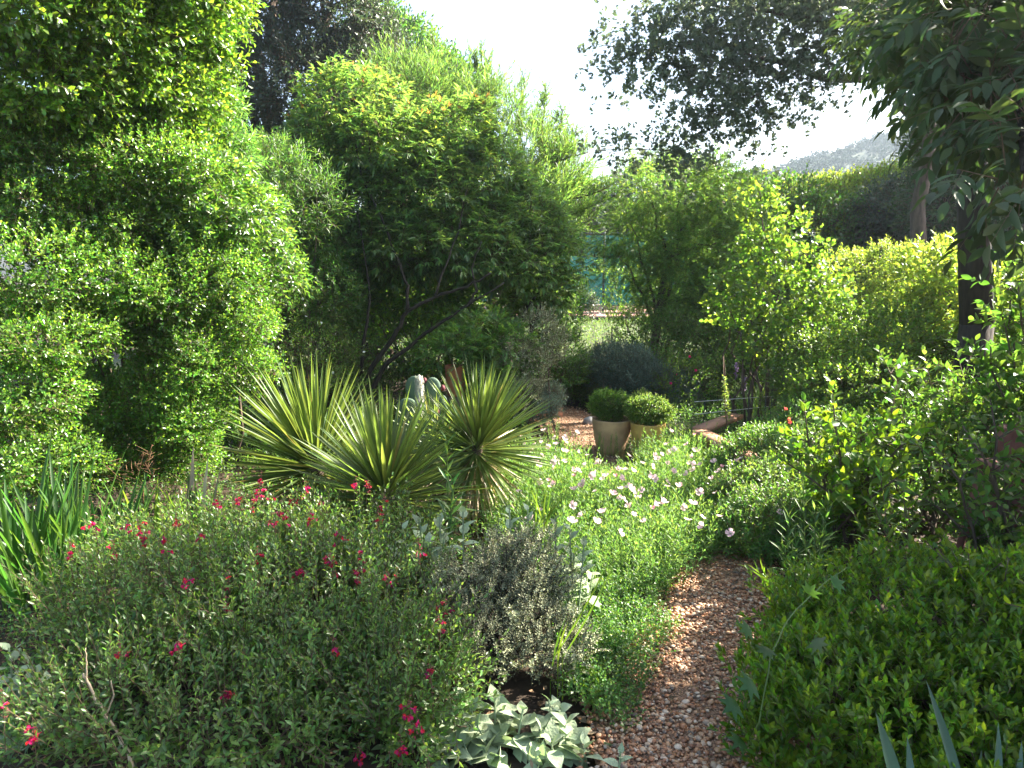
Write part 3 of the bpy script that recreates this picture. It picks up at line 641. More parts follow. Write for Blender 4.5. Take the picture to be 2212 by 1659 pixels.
# grasses
def tuft(name, label, base, n, L, W, mat, spreadr=.12, arch=T_ARCH, lean=.45, group=None, seedm=None, cat='grass'):
    o = thing(name, label, cat, (base[0], base[1], 0), group)
    g = Geo(); a = R.uniform(0, 6.28, n); r = spreadr * np.sqrt(R.random(n))
    pos = np.stack([base[0] + r * np.cos(a), base[1] + r * np.sin(a), np.full(n, -.01)], 1)
    ld = unit(np.stack([np.cos(a) * lean * R.uniform(.1, 1.3, n), np.sin(a) * lean * R.uniform(.1, 1.3, n), np.ones(n)], 1) + R.normal(0, .1, (n, 3)))
    hint = -np.stack([np.cos(a), np.sin(a), np.zeros(n)], 1) + UP * .3
    g.inst(arch, pos, ld, hint, L * R.uniform(.6, 1.15, n), W * R.uniform(.7, 1.2, n))
    g.build('blades', mat, o)
    if seedm:
        s = Geo(); k = 22; a = R.uniform(0, 6.28, k); top = np.stack([base[0] + .35 * np.cos(a), base[1] + .35 * np.sin(a), np.full(k, L * 1.25)], 1) + R.normal(0, .08, (k, 3))
        b0 = np.tile([base[0], base[1], 0], (k, 1)); s.sticks(b0, top, .002, .001, 0, .05)
        pos, ld, hn, t = spread(top - unit(top - b0) * .18, top - b0, .2, 10, 25); s.inst(T_SIM, pos, ld, hn, .02, .006, 0); s.build('seed_heads', M['dry'], o)
    return o
M['grass'] = leafm('leaf_grass', (.08, .13, .04), (.24, .38, .06), .5)
M['grassd'] = leafm('leaf_grass_dusky', (.07, .10, .045), (.16, .22, .06), .55)
tuft('ornamental_grass', 'large fountain of fine dusky grass with tan seed heads near the path bend', (1.02, 9.0, 0), 1700, .8, .0035, M['grassd'], .2, lean=.8, seedm=1)
tuft('ornamental_grass', 'upright green grass clump between the wire edging and the tall flower stalks', G(1640, 900), 260, .55, .006, M['grass'], .12)
tuft('ornamental_grass', 'smaller fine grass clump in shade behind the wire edging', G(1700, 850), 400, .7, .006, M['grass'], .15, lean=.7)

# roses in shade
rl = sub([lobe(1480, 830, 8.2, 55, 40), lobe(1540, 820, 8.4, 45, 40), lobe(1430, 800, 8.8, 50, 35)], 3, .5)
o = bush('rose_bush', 'shaded rose bush with tiny dark red blooms behind the right pot', 'rose', rl, 700, M['shade'], T_OV, .04, .025, .15, 7, up=.7, r0=.01)
for q_ in [P(1460, 808, 8), P(1503, 800, 8), P(1449, 828, 7.9), P(1490, 770, 8.1)]:
    g = Geo(); g.inst(T_FL5, np.tile(q_, (3, 1)), rdir(3), rdir(3), .018, .018); g.build('bloom', M['red'], o)
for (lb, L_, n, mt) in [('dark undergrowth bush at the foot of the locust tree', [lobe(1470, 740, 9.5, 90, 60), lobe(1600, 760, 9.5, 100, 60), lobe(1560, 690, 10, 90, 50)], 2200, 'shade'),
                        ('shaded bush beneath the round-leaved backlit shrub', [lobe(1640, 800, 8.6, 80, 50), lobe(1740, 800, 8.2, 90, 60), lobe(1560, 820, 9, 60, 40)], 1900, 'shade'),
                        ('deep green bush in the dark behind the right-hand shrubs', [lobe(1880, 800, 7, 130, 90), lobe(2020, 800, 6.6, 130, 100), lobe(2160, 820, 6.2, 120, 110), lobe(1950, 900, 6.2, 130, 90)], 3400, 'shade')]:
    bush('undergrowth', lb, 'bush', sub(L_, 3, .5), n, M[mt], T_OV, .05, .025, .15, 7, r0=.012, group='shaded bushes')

# ================================================================== ROUND-LEAVED BACKLIT SHRUB and yellow shrub
rb = [lobe(1640, 400, 7.0, 22, 45), lobe(1655, 480, 7.0, 45, 45), lobe(1720, 500, 7.0, 45, 30), lobe(1640, 550, 6.9, 50, 35), lobe(1730, 570, 6.9, 60, 40), lobe(1590, 630, 6.8, 55, 35), lobe(1680, 640, 6.8, 70, 40), lobe(1620, 690, 6.8, 60, 25), lobe(1700, 720, 6.7, 70, 35), lobe(1780, 680, 6.8, 60, 50), lobe(1660, 755, 6.7, 50, 20), lobe(1560, 655, 6.8, 30, 18), lobe(1760, 620, 6.9, 60, 45), lobe(1570, 690, 6.8, 45, 25), lobe(1740, 760, 6.6, 70, 35)]
bush('round_leaved_shrub', 'tall open shrub with round glowing yellow-green leaves, right of the locust tree', 'shrub', rb, 820, M['backlit'], T_BIG, .062, .045, .16, 6, up=.5, rnd=.6, inner=.3, base=np.array([2.6, 7.0, 0]), r0=.014, back=.9)
bush('golden_shrub', 'golden small-leaved shrub, the brightest in the right middle distance', 'shrub',
     sub([lobe(1850, 600, 7.8, 60, 45), lobe(1900, 570, 7.8, 40, 30), lobe(1830, 660, 7.8, 60, 50), lobe(1910, 650, 7.8, 50, 60), lobe(1960, 600, 8, 60, 50), lobe(1900, 720, 7.6, 70, 50)], 3, .5), 2300, M['yell'], T_OV, .04, .022, .12, 8, up=.7, r0=.012)
bush('spindly_golden_shrub', 'sunlit yellow-green shrub with larger drooping leaves just left of the big trunk', 'shrub',
     sub([lobe(2000, 600, 6.4, 50, 45), lobe(2050, 660, 6.3, 50, 50), lobe(1960, 690, 6.4, 60, 50), lobe(2160, 650, 6, 60, 60), lobe(2030, 560, 6.5, 50, 25)], 3, .5), 720, M['yell'], T_OV, .085, .036, .15, 6, up=.3, r0=.012)
bush('leafy_mound', 'mid-green leafy mound below the glowing round leaves, beside the fennel plume', 'shrub',
     sub([lobe(1760, 800, 6.3, 80, 60), lobe(1840, 750, 6.5, 90, 70), lobe(1800, 870, 5.8, 90, 70), lobe(1890, 840, 5.9, 80, 70), lobe(1930, 740, 6.3, 70, 60)], 3, .5), 2700, M['backlit'], T_OV, .042, .026, .13, 7, up=.6, r0=.01)
# fennel plume
o = thing('fennel_plume', 'pale thread-leaved fennel plume arching by the glass ball', 'herb', (*G(1730, 960)[:2], 0))
g = Geo(); p, nr = sample([lobe(1710, 830, 6.4, 45, 40), lobe(1740, 860, 6.3, 50, 40)], 420, .3, back=1)
feather(g, p, unit(nr + UP * .7 + R.normal(0, .3, nr.shape)), .12, 22, .05, .0022); g.build('fronds', [M['feather'], M['stemg']], o)
limbs((*G(1730, 960)[:2], 0), [lobe(1710, 830, 6.4, 45, 40), lobe(1740, 860, 6.3, 50, 40)], .008).build('stalks', M['stemg'], o)

# ================================================================== TALL HEDGE LEFT
hl = [lobe(60, 440, 4.3, 110, 50, .4), lobe(200, 480, 4.5, 120, 45, .4), lobe(60, 590, 4.1, 140, 80, .5), lobe(230, 600, 4.5, 140, 65, .5), lobe(380, 640, 4.8, 120, 75, .5), lobe(480, 610, 4.9, 90, 55, .4), lobe(520, 690, 4.9, 60, 40, .3),
      lobe(90, 730, 4.0, 120, 50, .4), lobe(430, 750, 4.8, 90, 70, .45), lobe(500, 795, 4.9, 60, 35, .3), lobe(560, 800, 4.9, 45, 12, .15), lobe(370, 830, 4.7, 75, 70, .4), lobe(50, 850, 3.9, 100, 70, .4), lobe(400, 905, 4.7, 65, 50, .35), lobe(50, 985, 3.9, 110, 70, .4),
      lobe(250, 690, 4.8, 100, 50, .4), lobe(150, 380, 4.5, 130, 60, .4), lobe(310, 360, 4.6, 110, 60, .4), lobe(40, 330, 4.4, 90, 50, .4), lobe(430, 560, 4.9, 80, 50, .4), lobe(200, 870, 4.6, 110, 60, .4), lobe(240, 980, 4.6, 90, 50, .35), lobe(400, 985, 4.8, 50, 40, .3), lobe(335, 960, 4.7, 60, 35, .3), lobe(150, 1010, 4.1, 70, 40, .3)]
back_ = [lobe(120, 700, 5.6, 330, 330, .6), lobe(360, 760, 5.9, 200, 230, .5), lobe(40, 300, 5.4, 260, 260, .5), lobe(120, 60, 5.6, 260, 200, .6), lobe(330, 330, 6.0, 150, 150, .5)]
o = bush('tall_hedge', 'towering sunlit hedge of small bright leaves with dark hollows, filling the left side', 'hedge', sub(hl, 4, .42), 17500, M['hedgeL'], T_OV, .034, .018, .11, 8, up=.35, rnd=.5, r0=.010, base=np.array([-3.3, 5.3, 0]), twigs=3, upn=.2, nl=20, inner=.55, sunb=.4)
g = Geo(); p, nr = sample(sub(back_, 4, .4), 7500, .6, back=.3); grow(g, p, outdir(nr), .18, 8, .065, .036, T_SIM, stem=g, sr=.002); g.build('inner_foliage', [M['hedgeL'], M['twig']], o)
ul = [lobe(60, 40, 4.1, 150, 70, .45), lobe(220, 90, 4.4, 140, 70, .45), lobe(370, 60, 4.7, 100, 50, .35), lobe(450, 20, 4.8, 70, 40, .3), lobe(300, 190, 4.7, 120, 60, .4), lobe(110, 190, 4.3, 150, 70, .45), lobe(410, 190, 4.9, 60, 50, .3), lobe(470, 132, 4.9, 45, 10, .12), lobe(230, 280, 4.8, 140, 50, .4), lobe(370, 300, 5.1, 80, 60, .35),
      lobe(300, -60, 4.5, 200, 60, .5), lobe(80, -80, 4.1, 220, 80, .5), lobe(60, 300, 4.9, 80, 40, .3)]
bush('overhanging_shrub', 'sunny broad-leaved small tree rising above the hedge, top left corner', 'small tree', sub(ul, 4, .42), 7500, M['hedgeU'], T_OBO, .054, .028, .15, 8, up=.3, rnd=.55, r0=.016, base=np.array([-3.3, 5.9, 0]), twigs=4, nl=10, inner=.5, cname='crown', tname='trunk', upn=.2, sunb=.4)
gl = [lobe(430, 400, 4.9, 100, 60, .4), lobe(500, 470, 5.1, 80, 60, .4), lobe(550, 550, 5.2, 60, 50, .3), lobe(400, 500, 5.0, 110, 60, .4), lobe(340, 400, 4.8, 90, 50, .35), lobe(600, 590, 5.3, 35, 25, .2), lobe(460, 540, 5.0, 80, 50, .3)]
bush('glossy_shrub', 'glossy shrub whose hanging leaves flash white, on the hedge\'s right shoulder', 'shrub', sub(gl, 4, .42), 1900, M['glossy'], T_LAN, .065, .026, .16, 8, up=.1, rnd=.45, droop=.25, r0=.015, base=np.array([-2.7, 5.9, 0]), nl=4, upn=.3, sunb=.4)

# dry twigs under the hedge
o = thing('dead_twigs', 'tangle of bare orange-brown twigs under the hedge', 'twigs', (*G(300, 1120)[:2], 0))
g = Geo()
for _ in range(15):
    a = P(R.uniform(260, 350), R.uniform(1010, 1070), 4.2); b = a + np.array([R.normal(0, .16), R.normal(0, .1), R.uniform(.02, .18)]); g.tube(curve(a, b, 4, wob=.08), [.002, .0016, .0012, .0008], 3)
    for _ in range(3): c = a + (b - a) * R.uniform(.3, .9); g.tube([c, c + np.array([R.normal(0, .05), R.normal(0, .04), R.uniform(0, .06)])], [.0018, .0008], 3)
g.tube(curve((*G(300, 1120)[:2], -.02), P(310, 1040, 4.2), 4), [.008, .006, .005, .004], 4)
g.build('branches', solid('twig_orange', (.15, .08, .045), .85, 20, (.24, .13, .07)), o)

# ================================================================== YUCCAS
def yucca(label, head, base, n, L, W, axis, seed, droopn=60, rt=.055):
    o = thing('yucca', label, 'yucca', (base[0], base[1], 0), 'yuccas in the left bed')
    head = np.asarray(head, float); ax = unit(np.asarray(axis, float)); h = unit(np.cross(ax, [0, 1, .1])); v = np.cross(ax, h)
    g = Geo()
    k = np.arange(n); f = (k + .5) / n; az = k * 2.39996 + seed
    el = np.radians(4 + 104 * f ** .8) + R.normal(0, .07, n)
    rad = h * np.cos(az)[:, None] + v * np.sin(az)[:, None]
    d = unit(ax * np.cos(el)[:, None] + rad * np.sin(el)[:, None]); hint = ax * np.sin(el)[:, None] - rad * np.cos(el)[:, None] + R.normal(0, .25, (n, 3))
    pos = head - ax * (.02 + .13 * f)[:, None] + rad * (.02 + .02 * f)[:, None]
    Ls = L * R.uniform(.86, 1.12, n) * (1 - .12 * f); old = R.random(n) < np.where(f > .8, .20, .03)
    g.inst(T_BLADE_S, pos[~old], d[~old], hint[~old], Ls[~old], W, 0); g.inst(T_BLADE_S, pos[old], d[old], hint[old], Ls[old], W * .9, 1)
    m = droopn; f = (np.arange(m) + .5) / m; az = np.arange(m) * 2.4 + 1; rad = h * np.cos(az)[:, None] + v * np.sin(az)[:, None]; el = np.radians(105 + 40 * f)
    d = unit(ax * np.cos(el)[:, None] + rad * np.sin(el)[:, None] - UP * .12 + R.normal(0, .08, (m, 3)))
    pos = head - ax * (.14 + .14 * f)[:, None] + rad * .04; mm = R.random(m) < .3
    for s_, mt in ((mm, 1), (~mm, 2)): g.inst(T_BLADE_S, pos[s_], d[s_], (ax + R.normal(0, .4, (s_.sum(), 3))), L * .9 * R.uniform(.7, 1.05, s_.sum()), W * .62, mt)
    g.build('leaf_rosette', [M['yucca'], M['yuccay'], M['dry']], o)
    t_ = Geo(); b0 = np.array([base[0], base[1], -.03]); pts = np.array([b0, b0 * .55 + (head - ax * .3) * .45, head - ax * .16, head]); 
    t_.tube(pts, [rt * 1.15, rt, rt, rt * .7], 9)
    for zz in range(9):
        f_ = zz / 9; c = b0 * (1 - f_) + head * f_; m = 9; a = R.uniform(0, 6.28, m); rd = np.stack([np.cos(a), np.sin(a), np.zeros(m)], 1)
        t_.inst(T_SIM, c + rd * rt * .8, unit(rd + UP * .5), UP * 1. + rd * 0, .07, .03)
    t_.build('trunk', M['bark'], o)
    return o
yucca('front yucca of the group, big spiky rosette directly above the crimson flowers', P(833, 1045, 3.85), G(850, 1200), 250, .62, .026, (.02, -.22, 1), 0, 120)
yucca('right-hand yucca on a leaning bare trunk, its round head of spikes above the pink flowers', P(1036, 945, 4.45), (P(900, 1090, 4.4)[0], 4.5), 280, .57, .022, (.20, -.22, 1), 1, 150, .045)
yucca('left rear yucca, widest one with its spikes sweeping toward the hedge', P(680, 985, 4.5), G(700, 1120), 330, .70, .024, (-.14, -.12, 1), 2, 190)
yucca('small yellowish yucca half hidden between the front and right-hand ones', P(940, 960, 5.1), G(940, 1060), 120, .44, .026, (-.12, -.1, 1), 3, 30)

# ================================================================== PRICKLY PEAR, dried white cactus, clay pots at the back
o = thing('prickly_pear', 'grey-green prickly pear pads standing behind the yuccas', 'cactus', (*G(930, 1000)[:2], 0))
M['pear'] = solid('cactus_pad', (.07, .115, .075), .7, 9, (.10, .155, .10), .3)
def pad(dx, dy, Y, rx, ry, tilt=0):
    c = P(dx, dy, Y); k = Y / F; g = Geo(); TV = T_PEB[0].copy(); u = np.linspace(0, math.pi, 12); n = 20
    V = []; 
    for a in u:
        for b in range(n):
            bb = 2 * math.pi * b / n; w_ = math.sin(a); zz = -math.cos(a); V.append((rx * k * w_ * math.cos(bb) * (1 + .18 * zz), .022 * w_ ** .5 * math.sin(bb), ry * k * zz))
    V = np.array(V); ct, st = math.cos(tilt), math.sin(tilt); V = np.stack([V[:, 0] * ct - V[:, 2] * st, V[:, 1], V[:, 0] * st + V[:, 2] * ct], 1) + c
    ii = np.arange(11)[:, None] * n; j = np.arange(n)[None]; g.add(V, [np.stack([ii + j, ii + (j + 1) % n, ii + n + (j + 1) % n, ii + n + j], -1).reshape(-1, 4)])
    g.build('pad', M['pear'], o, smooth=True)
for a in [(897, 845, 5.6, 21, 34, .05), (922, 860, 5.7, 20, 36, -.1), (936, 842, 5.6, 17, 28, .1), (880, 885, 5.5, 24, 26, .4), (905, 905, 5.6, 24, 36, 0), (947, 880, 5.7, 18, 30, -.3), (915, 960, 5.65, 24, 40, 0), (868, 930, 5.6, 20, 30, .5), (600, 950, 5.3, 18, 26, 0.3)][:8]: pad(*a)
for q_ in [(957, 838), (945, 890), (960, 905), (918, 822)]:
    g = Geo(); c = P(*q_, 5.6); g.inst(T_PEB, c[None], np.array([[0, 0, 1.]]), np.array([[0, 1., 0]]), .028, .018); g.build('fruit', M['calyx'], o, smooth=True)
M['wool'] = solid('cactus_wool', (.34, .33, .26), .9, 60, (.55, .54, .46), .5)
o2 = thing('woolly_cactus', 'slim white woolly cactus column rising between the prickly pear pads', 'cactus', (P(906, 870, 5.4)[0], 5.4, 0))
g = Geo(); c = P(906, 850, 5.4); g.lathe([(.012, -.75), (.024, -.3), (.030, -.05), (.030, .05), (.024, .11), (.012, .145), (.001, .155)], c, 12)
n = 260; a = R.uniform(0, 6.28, n); z = R.uniform(-.12, .15, n); rr = np.stack([np.cos(a), np.sin(a), np.zeros(n)], 1); b0 = c + rr * .026 + UP * z[:, None]
g.sticks(b0, b0 + rr * .014 - UP * R.uniform(.03, .09, n)[:, None], .0012, .0006, 0); g.build('column', M['wool'], o2)
M['clay'] = solid('terracotta', (.30, .10, .05), .8, 6, (.40, .16, .09), .15)
def pot(name, label, c, r, h, mat, soil=True, group=None, rim=.02, taper=.72, cat='pot', lip=.03):
    o = thing(name, label, cat, (c[0], c[1], 0), group); g = Geo()
    z0 = c[2] if len(c) > 2 else 0
    g.lathe([(.001, .0), (r * taper, 0), (r * (taper + .06), h * .2), (r * .92, h * .6), (r * .99, h * .93), (r * 1.0, h - .008), (r * .995, h), (r - rim, h), (r - rim - .004, h - .01), (r - rim - .012, h * .8), (.001, h * .8)], (c[0], c[1], z0), 48)
    g.build('pot_body', mat, o, smooth=True)
    g = Geo(); g.lathe([(.001, h * .86), (r * .5, h * .87), (r - rim - .006, h * .86)], (c[0], c[1], z0), 24); g.build('potting_soil', M['soil'], o)
    return o
pot('clay_pot', 'tall terracotta pot half hidden by the cassia behind the yuccas', (*P(985, 815, 6.9)[:2], .42), .115, .32, M['clay'])
g = Geo(); g.tube([(P(985, 815, 6.9)[0], 6.9, -.02), (P(985, 815, 6.9)[0], 6.9, .43)], [.13, .10], 12)
tag(g.build('pot_plinth', M['bark']), 'round dark stone plinth carrying the tall terracotta pot', 'plinth')
# brick edging
M['brick'] = solid('brick', (.26, .10, .06), .85, 15, (.36, .16, .10), .4)
for k_, (dx, dy) in enumerate([(1165, 905), (1195, 902), (1140, 912)]):
    c = G(dx, dy); g = Geo(); g.box((0, 0, .05), (.2, .1, .13), rz=.2 * k_)
    ob = g.build('edging_brick', M['brick']); ob.location = c
    tag(ob, ['red edging brick nearest the middle of the row at the path bend', 'red edging brick at the right end of the row, touching the path bend', 'red edging brick at the left end of the row, half under blue-grey leaves'][k_], 'brick', 'bricks edging the path bend')

# ================================================================== TWO PLANTED POTS
M['sandpot'] = solid('pot_sand', (.34, .21, .12), .8, 7, (.56, .36, .21), .25, detail=12)
M['yellpot'] = solid('pot_ochre', (.36, .22, .07), .75, 7, (.58, .36, .11), .25, detail=12)
pc1 = P(1322, 908, 6.2); pc2 = P(1400, 917, 6.0)
pot('planter', 'larger tan pot on the left, planted with a dark clipped boxwood ball', (pc1[0], 6.2), .185, pc1[2] + .02, M['sandpot'], group='two planted pots by the path')
pot('planter', 'ochre yellow pot on the right, planted with a paler yellow-tipped boxwood', (pc2[0], 6.0), .158, pc2[2] + .02, M['yellpot'], group='two planted pots by the path', taper=.84)
M['box'] = leafm('leaf_box', (.06, .13, .018), (.26, .48, .04), .38, .5)
M['boxy'] = leafm('leaf_box_yellow', (.11, .17, .04), (.42, .55, .09), .4)
def ball(label, dx, dy, Y, rx, ry, mt, tip, n, base):
    lb = [lobe(dx, dy, Y, rx, ry)]; o = bush('boxwood', label, 'boxwood', sub(lb, 5, .45), n, mt, T_OV, .019, .011, .05, 9, base=np.array(base), up=.5, rnd=.4, inner=.75, r0=.004, back=.8, tip=tip, sr=.001, group='boxwood balls in the two pots', zmin=.2, kind='leaf')
    return o
def ball2(*a):
    o = ball(*a)
    for ch in list(o.children):
        if ch.name.startswith('stems'): bpy.data.objects.remove(ch)
    c = lobe(*a[1:6])[0]; g = Geo()
    for _ in range(12): g.tube(curve((o.location.x + R.normal(0, .02), o.location.y + R.normal(0, .02), c[2] - .12), c + R.normal(0, .07, 3), 5), np.linspace(.006, .002, 5), 4)
    g.build('stems', M['bark'], o)
ball2('dark green clipped boxwood ball in the larger tan pot', 1316, 874, 6.2, 40, 24, M['box'], M['box'], 1500, (pc1[0], 6.2, 0))
ball2('yellow-tipped looser boxwood ball in the ochre pot', 1398, 886, 6.0, 42, 25, M['box'], M['boxy'], 1400, (pc2[0], 6.0, 0))
# rock
g = Geo(); c = G(1275, 912, .03); TV = T_PEB[0]; g.inst((TV * [1, 1, .8], T_PEB[1]), c[None], np.array([[1., .2, 0]]), UP[None], .09, .07)
tag(g.build('rock', solid('rock', (.30, .29, .27), .85, 12, (.42, .41, .38), .5), smooth=True), 'pale grey rock on the path beside the larger tan pot', 'rock')
# metal stakes
g = Geo(); b = G(1322, 800); tp = P(1322, 706, b[1]); g.tube([b, tp], .014, 5)
tag(g.build('metal_stake', M['steel']), 'thin dark metal stake standing in front of the lawn below the court', 'stake')

# ================================================================== RAISED BED, wire edging, glass ball, tall stalks
bc = P(1555, 935, 6.2); M['plank'] = solid('cedar_plank', (.34, .17, .10), .75, 10, (.46, .25, .16), .3, stretch=(1, 8, 8))
o = thing('raised_bed', 'weathered reddish timber raised bed corner catching the sun right of the pots', 'raised bed', (G(1580, 985)[0], G(1580, 985)[1], 0))
A = P(1512, 928, 5.9); B = P(1640, 972, 4.9); Cc_ = P(1590, 918, 6.6); ztop = A[2]
def plank(a, b, w_, h_, nm):
    a = np.array([a[0], a[1], ztop - h_ / 2]); b = np.array([b[0], b[1], ztop - h_ / 2]); L = np.linalg.norm(b - a); g = Geo(); an = math.atan2(b[1] - a[1], b[0] - a[0]); g.box((a + b) / 2, (L, w_, h_), rz=an); return g.build(nm, M['plank'], o)
plank(A, B, .14, .04, 'front_plank'); plank((A + [.02, .07, 0]), Cc_, .14, .04, 'side_plank')
g = Geo(); an = math.atan2(B[1] - A[1], B[0] - A[0]); mid = (A + B) / 2; g.box((mid[0], mid[1], (ztop - .04) / 2), (np.linalg.norm(B - A) - .02, .05, ztop - .045), rz=an); g.build('side_wall', M['plank'], o)
oy = thing('yellow_stemmed_plant', 'fan of bright orange-yellow stalks growing inside the raised bed', 'plant', P(1600, 960, 6.1).tolist())
g = Geo(); c = P(1605, 955, 6.0); n = 26; a = R.uniform(-1, 1, n); b0 = c + np.stack([R.normal(0, .05, n), R.normal(0, .05, n), np.full(n, -.08)], 1); g.sticks(b0, b0 + np.stack([a * .16 - .06, R.normal(0, .06, n), R.uniform(.06, .14, n)], 1), .006, .004, 0, .1)
g.build('stalks', solid('stalk_orange', (.62, .34, .05), .5, 8, (.70, .45, .08)), oy)
M['wire'] = solid('wire_pale', (.40, .39, .35), .45, 30, (.75, .72, .66))
o = thing('wire_edging', 'pale two-rail wire edging running behind the raised bed', 'edging', (*G(1580, 960)[:2], 0))
for (y0, y1) in ((893, 868), (868 + 8, 880 - 12)): pass
for (a, b) in (((1500, 895), (1660, 878)), ((1500, 868), (1680, 855))):
    g = Geo(); g.tube([P(*a, 6.3), P(*b, 6.6)], .0035, 5); g.build('rail', M['wire'], o, smooth=True)
for dx in (1522, 1570, 1618, 1655):
    tp = P(dx, 866 - (dx - 1520) * .09, 6.4); g = Geo(); g.tube([tp, (tp[0], tp[1], 0)], .0035, 4); g.build('picket', M['steel'], o)
gc = P(1673, 797, 6.6)
o = thing('glass_ball_stake', 'shiny glass gazing ball on a thin stake, sparkling before the dark shrubs', 'garden ornament', (gc[0], gc[1], 0))
m_, n_, l_, b_, out_ = _mat('mirror_glass'); b_.inputs["Base Color"].default_value = (.9, .93, 1, 1); b_.inputs["Metallic"].default_value = 1; b_.inputs["Roughness"].default_value = .06
g = Geo(); u = np.linspace(-math.pi / 2, math.pi / 2, 14); g.lathe([(max(.0004, .040 * math.cos(a)), .040 * math.sin(a)) for a in u], gc, 24); g.build('ball', m_, o, smooth=True)
g = Geo(); g.tube([gc - [0, 0, .038], (gc[0] - .02, gc[1], 0)], .005, 5); g.build('stake', M['steel'], o)
def spike(label, dx, dyt, dyb, Y, mt, r=.03, n=170):
    tp, bt = P(dx, dyt, Y), P(dx + 12, dyb, Y); o = thing('flower_stalk', label, 'flower', (bt[0], bt[1], 0), 'tall yellow-green flower stalks')
    g = Geo(); g.tube(curve((bt[0], bt[1], -.02), tp, 6, wob=.006), np.linspace(.007, .003, 6), 4); g.build('stalk', M['twig'], o)
    g = Geo(); s = R.beta(1.2, 1.2, n) * .55 + .22; q_ = bt + (tp - bt) * s[:, None]; d = rdir(n); g.inst(T_OV, q_ + d * r * .5 * (1.2 - s)[:, None], unit(d + UP * .5), UP + rdir(n) * .5, .028, .018); g.build('florets', M[mt], o)
spike('taller yellow-green flower stalk rising from the raised bed', 1562, 770, 945, 5.9, 'boxy')
spike('shorter yellow-green flower stalk to the right, before the wire edging', 1640, 822, 930, 6.2, 'boxy', .025, 110)
# purple iris blooms in shade
for dx, dy, lb in ((1590, 800, 'left wispy purple flower head in the shaded bed behind the wire edging'), (1608, 835, 'right wispy purple flower head in the shaded bed behind the wire edging')):
    c = P(dx, dy, 7.4); o = thing('purple_flower', lb, 'flower', (c[0], c[1], 0), 'purple flowers in the shade'); g = Geo(); g.tube([(c[0], c[1], 0), c], .004, 4); g.build('stem', M['stemg'], o)
    g = Geo(); n = 34; g.tube([c - [0, 0, .1], c + [0, 0, .1]], .006, 4); q_ = c + R.normal(0, [.006, .006, .05], (n, 3)); g.inst(T_OV, q_, rdir(n), rdir(n), .035, .016); g.build('petals', leafm('petal_mauve', (.26, .17, .32), (.3, .2, .36)), o)

# ================================================================== PINK PRIMROSE PATCH
protos = []
GR = 'pink evening primrose plants in the sunny patch'
for k_ in range(5):
    o = thing('evening_primrose', 'feathery light green evening primrose plant in the sunny patch with pale pink blooms', 'primrose', (0, 0, 0), GR)
    g = Geo(); n = 30; a = R.uniform(0, 6.28, n); r = .13 * np.sqrt(R.random(n)); b0 = np.stack([r * np.cos(a), r * np.sin(a), np.zeros(n)], 1)
    d = unit(np.stack([np.cos(a) * .32, np.sin(a) * .32, np.ones(n)], 1) + R.normal(0, .14, (n, 3))); L_ = R.uniform(.2, .36, n)
    g.sticks(b0, b0 + d * L_[:, None], .0016, .0009, 1); pos, ld, hn, t = spread(b0, d, L_, 18, 48, t0=.1); hn = unit(hn + UP * .3 + R.normal(0, .2, hn.shape))
    sc = R.uniform(.7, 1.2, len(t)) * (1 - .35 * t); g.inst(T_LAN, pos, ld, hn, .044 * sc, .011 * sc, 0); g.build('foliage', [M['prim'], M['stemg']], o)
    protos.append(o)
spots = []
def inpoly(x, y, poly_):
    c = False; j = len(poly_) - 1
    for i_ in range(len(poly_)):
        xi, yi = poly_[i_]; xj, yj = poly_[j]
        if (yi > y) != (yj > y) and x < (xj - xi) * (y - yi) / (yj - yi) + xi: c = not c
        j = i_
    return c
left_p = [tuple(G(*q_)[:2]) for q_ in [(1120, 1035), (1215, 1000), (1290, 1075), (1420, 1150), (1480, 1215), (1440, 1265), (1330, 1300), (1210, 1275), (1130, 1230), (1080, 1150)]]
right_p = [tuple(G(*q_)[:2]) for q_ in [(1330, 1010), (1480, 1000), (1560, 1030), (1640, 1090), (1650, 1180), (1600, 1205), (1520, 1190), (1440, 1150), (1360, 1085)]]
tries = 0
while len(spots) < 120 and tries < 9000:
    tries += 1; x, y = R.uniform(-.4, 2.2), R.uniform(3.1, 6.4)
    if not (inpoly(x, y, left_p) or inpoly(x, y, right_p)): continue
    if y > 5.0 and path_w(np.array([x]), np.array([y]))[0] < .1: continue
    if any((x - a) ** 2 + (y - b) ** 2 < .14 ** 2 for a, b in spots): continue
    spots.append((x, y))
plants = []
for k_, (x, y) in enumerate(spots):
    s_ = R.uniform(.75, 1.15)
    if k_ < 5: o = protos[k_]; o.location = (x, y, 0); o.rotation_euler = (0, 0, R.uniform(0, 6.28)); o.scale = (s_,) * 3
    else: o = dup(protos[k_ % 5], (x, y, 0), R.uniform(0, 6.28), s_)
    plants.append(o)
fm = []
for k_ in range(4):
    g = Geo(); T = flat_petals(4, .72, [.75, .5, 1.0, .35][k_]); g.add(T[0] * [1, 1, 1], T[1], 0)
    a = np.linspace(0, 6.28, 7)[:-1]; b0 = np.zeros((6, 3)); g.sticks(b0, b0 + np.stack([np.cos(a) * .3, np.sin(a) * .3, np.full(6, .45)], 1), .03, .02, 1)
    g.tube([(0, 0, -1.1), (0, 0, 0)], [.04, .07], 5, 2)
    ob = g.build('flower', [M['pink'], M['yell'], M['stemg']]); fm.append(ob.data); bpy.data.objects.remove(ob)
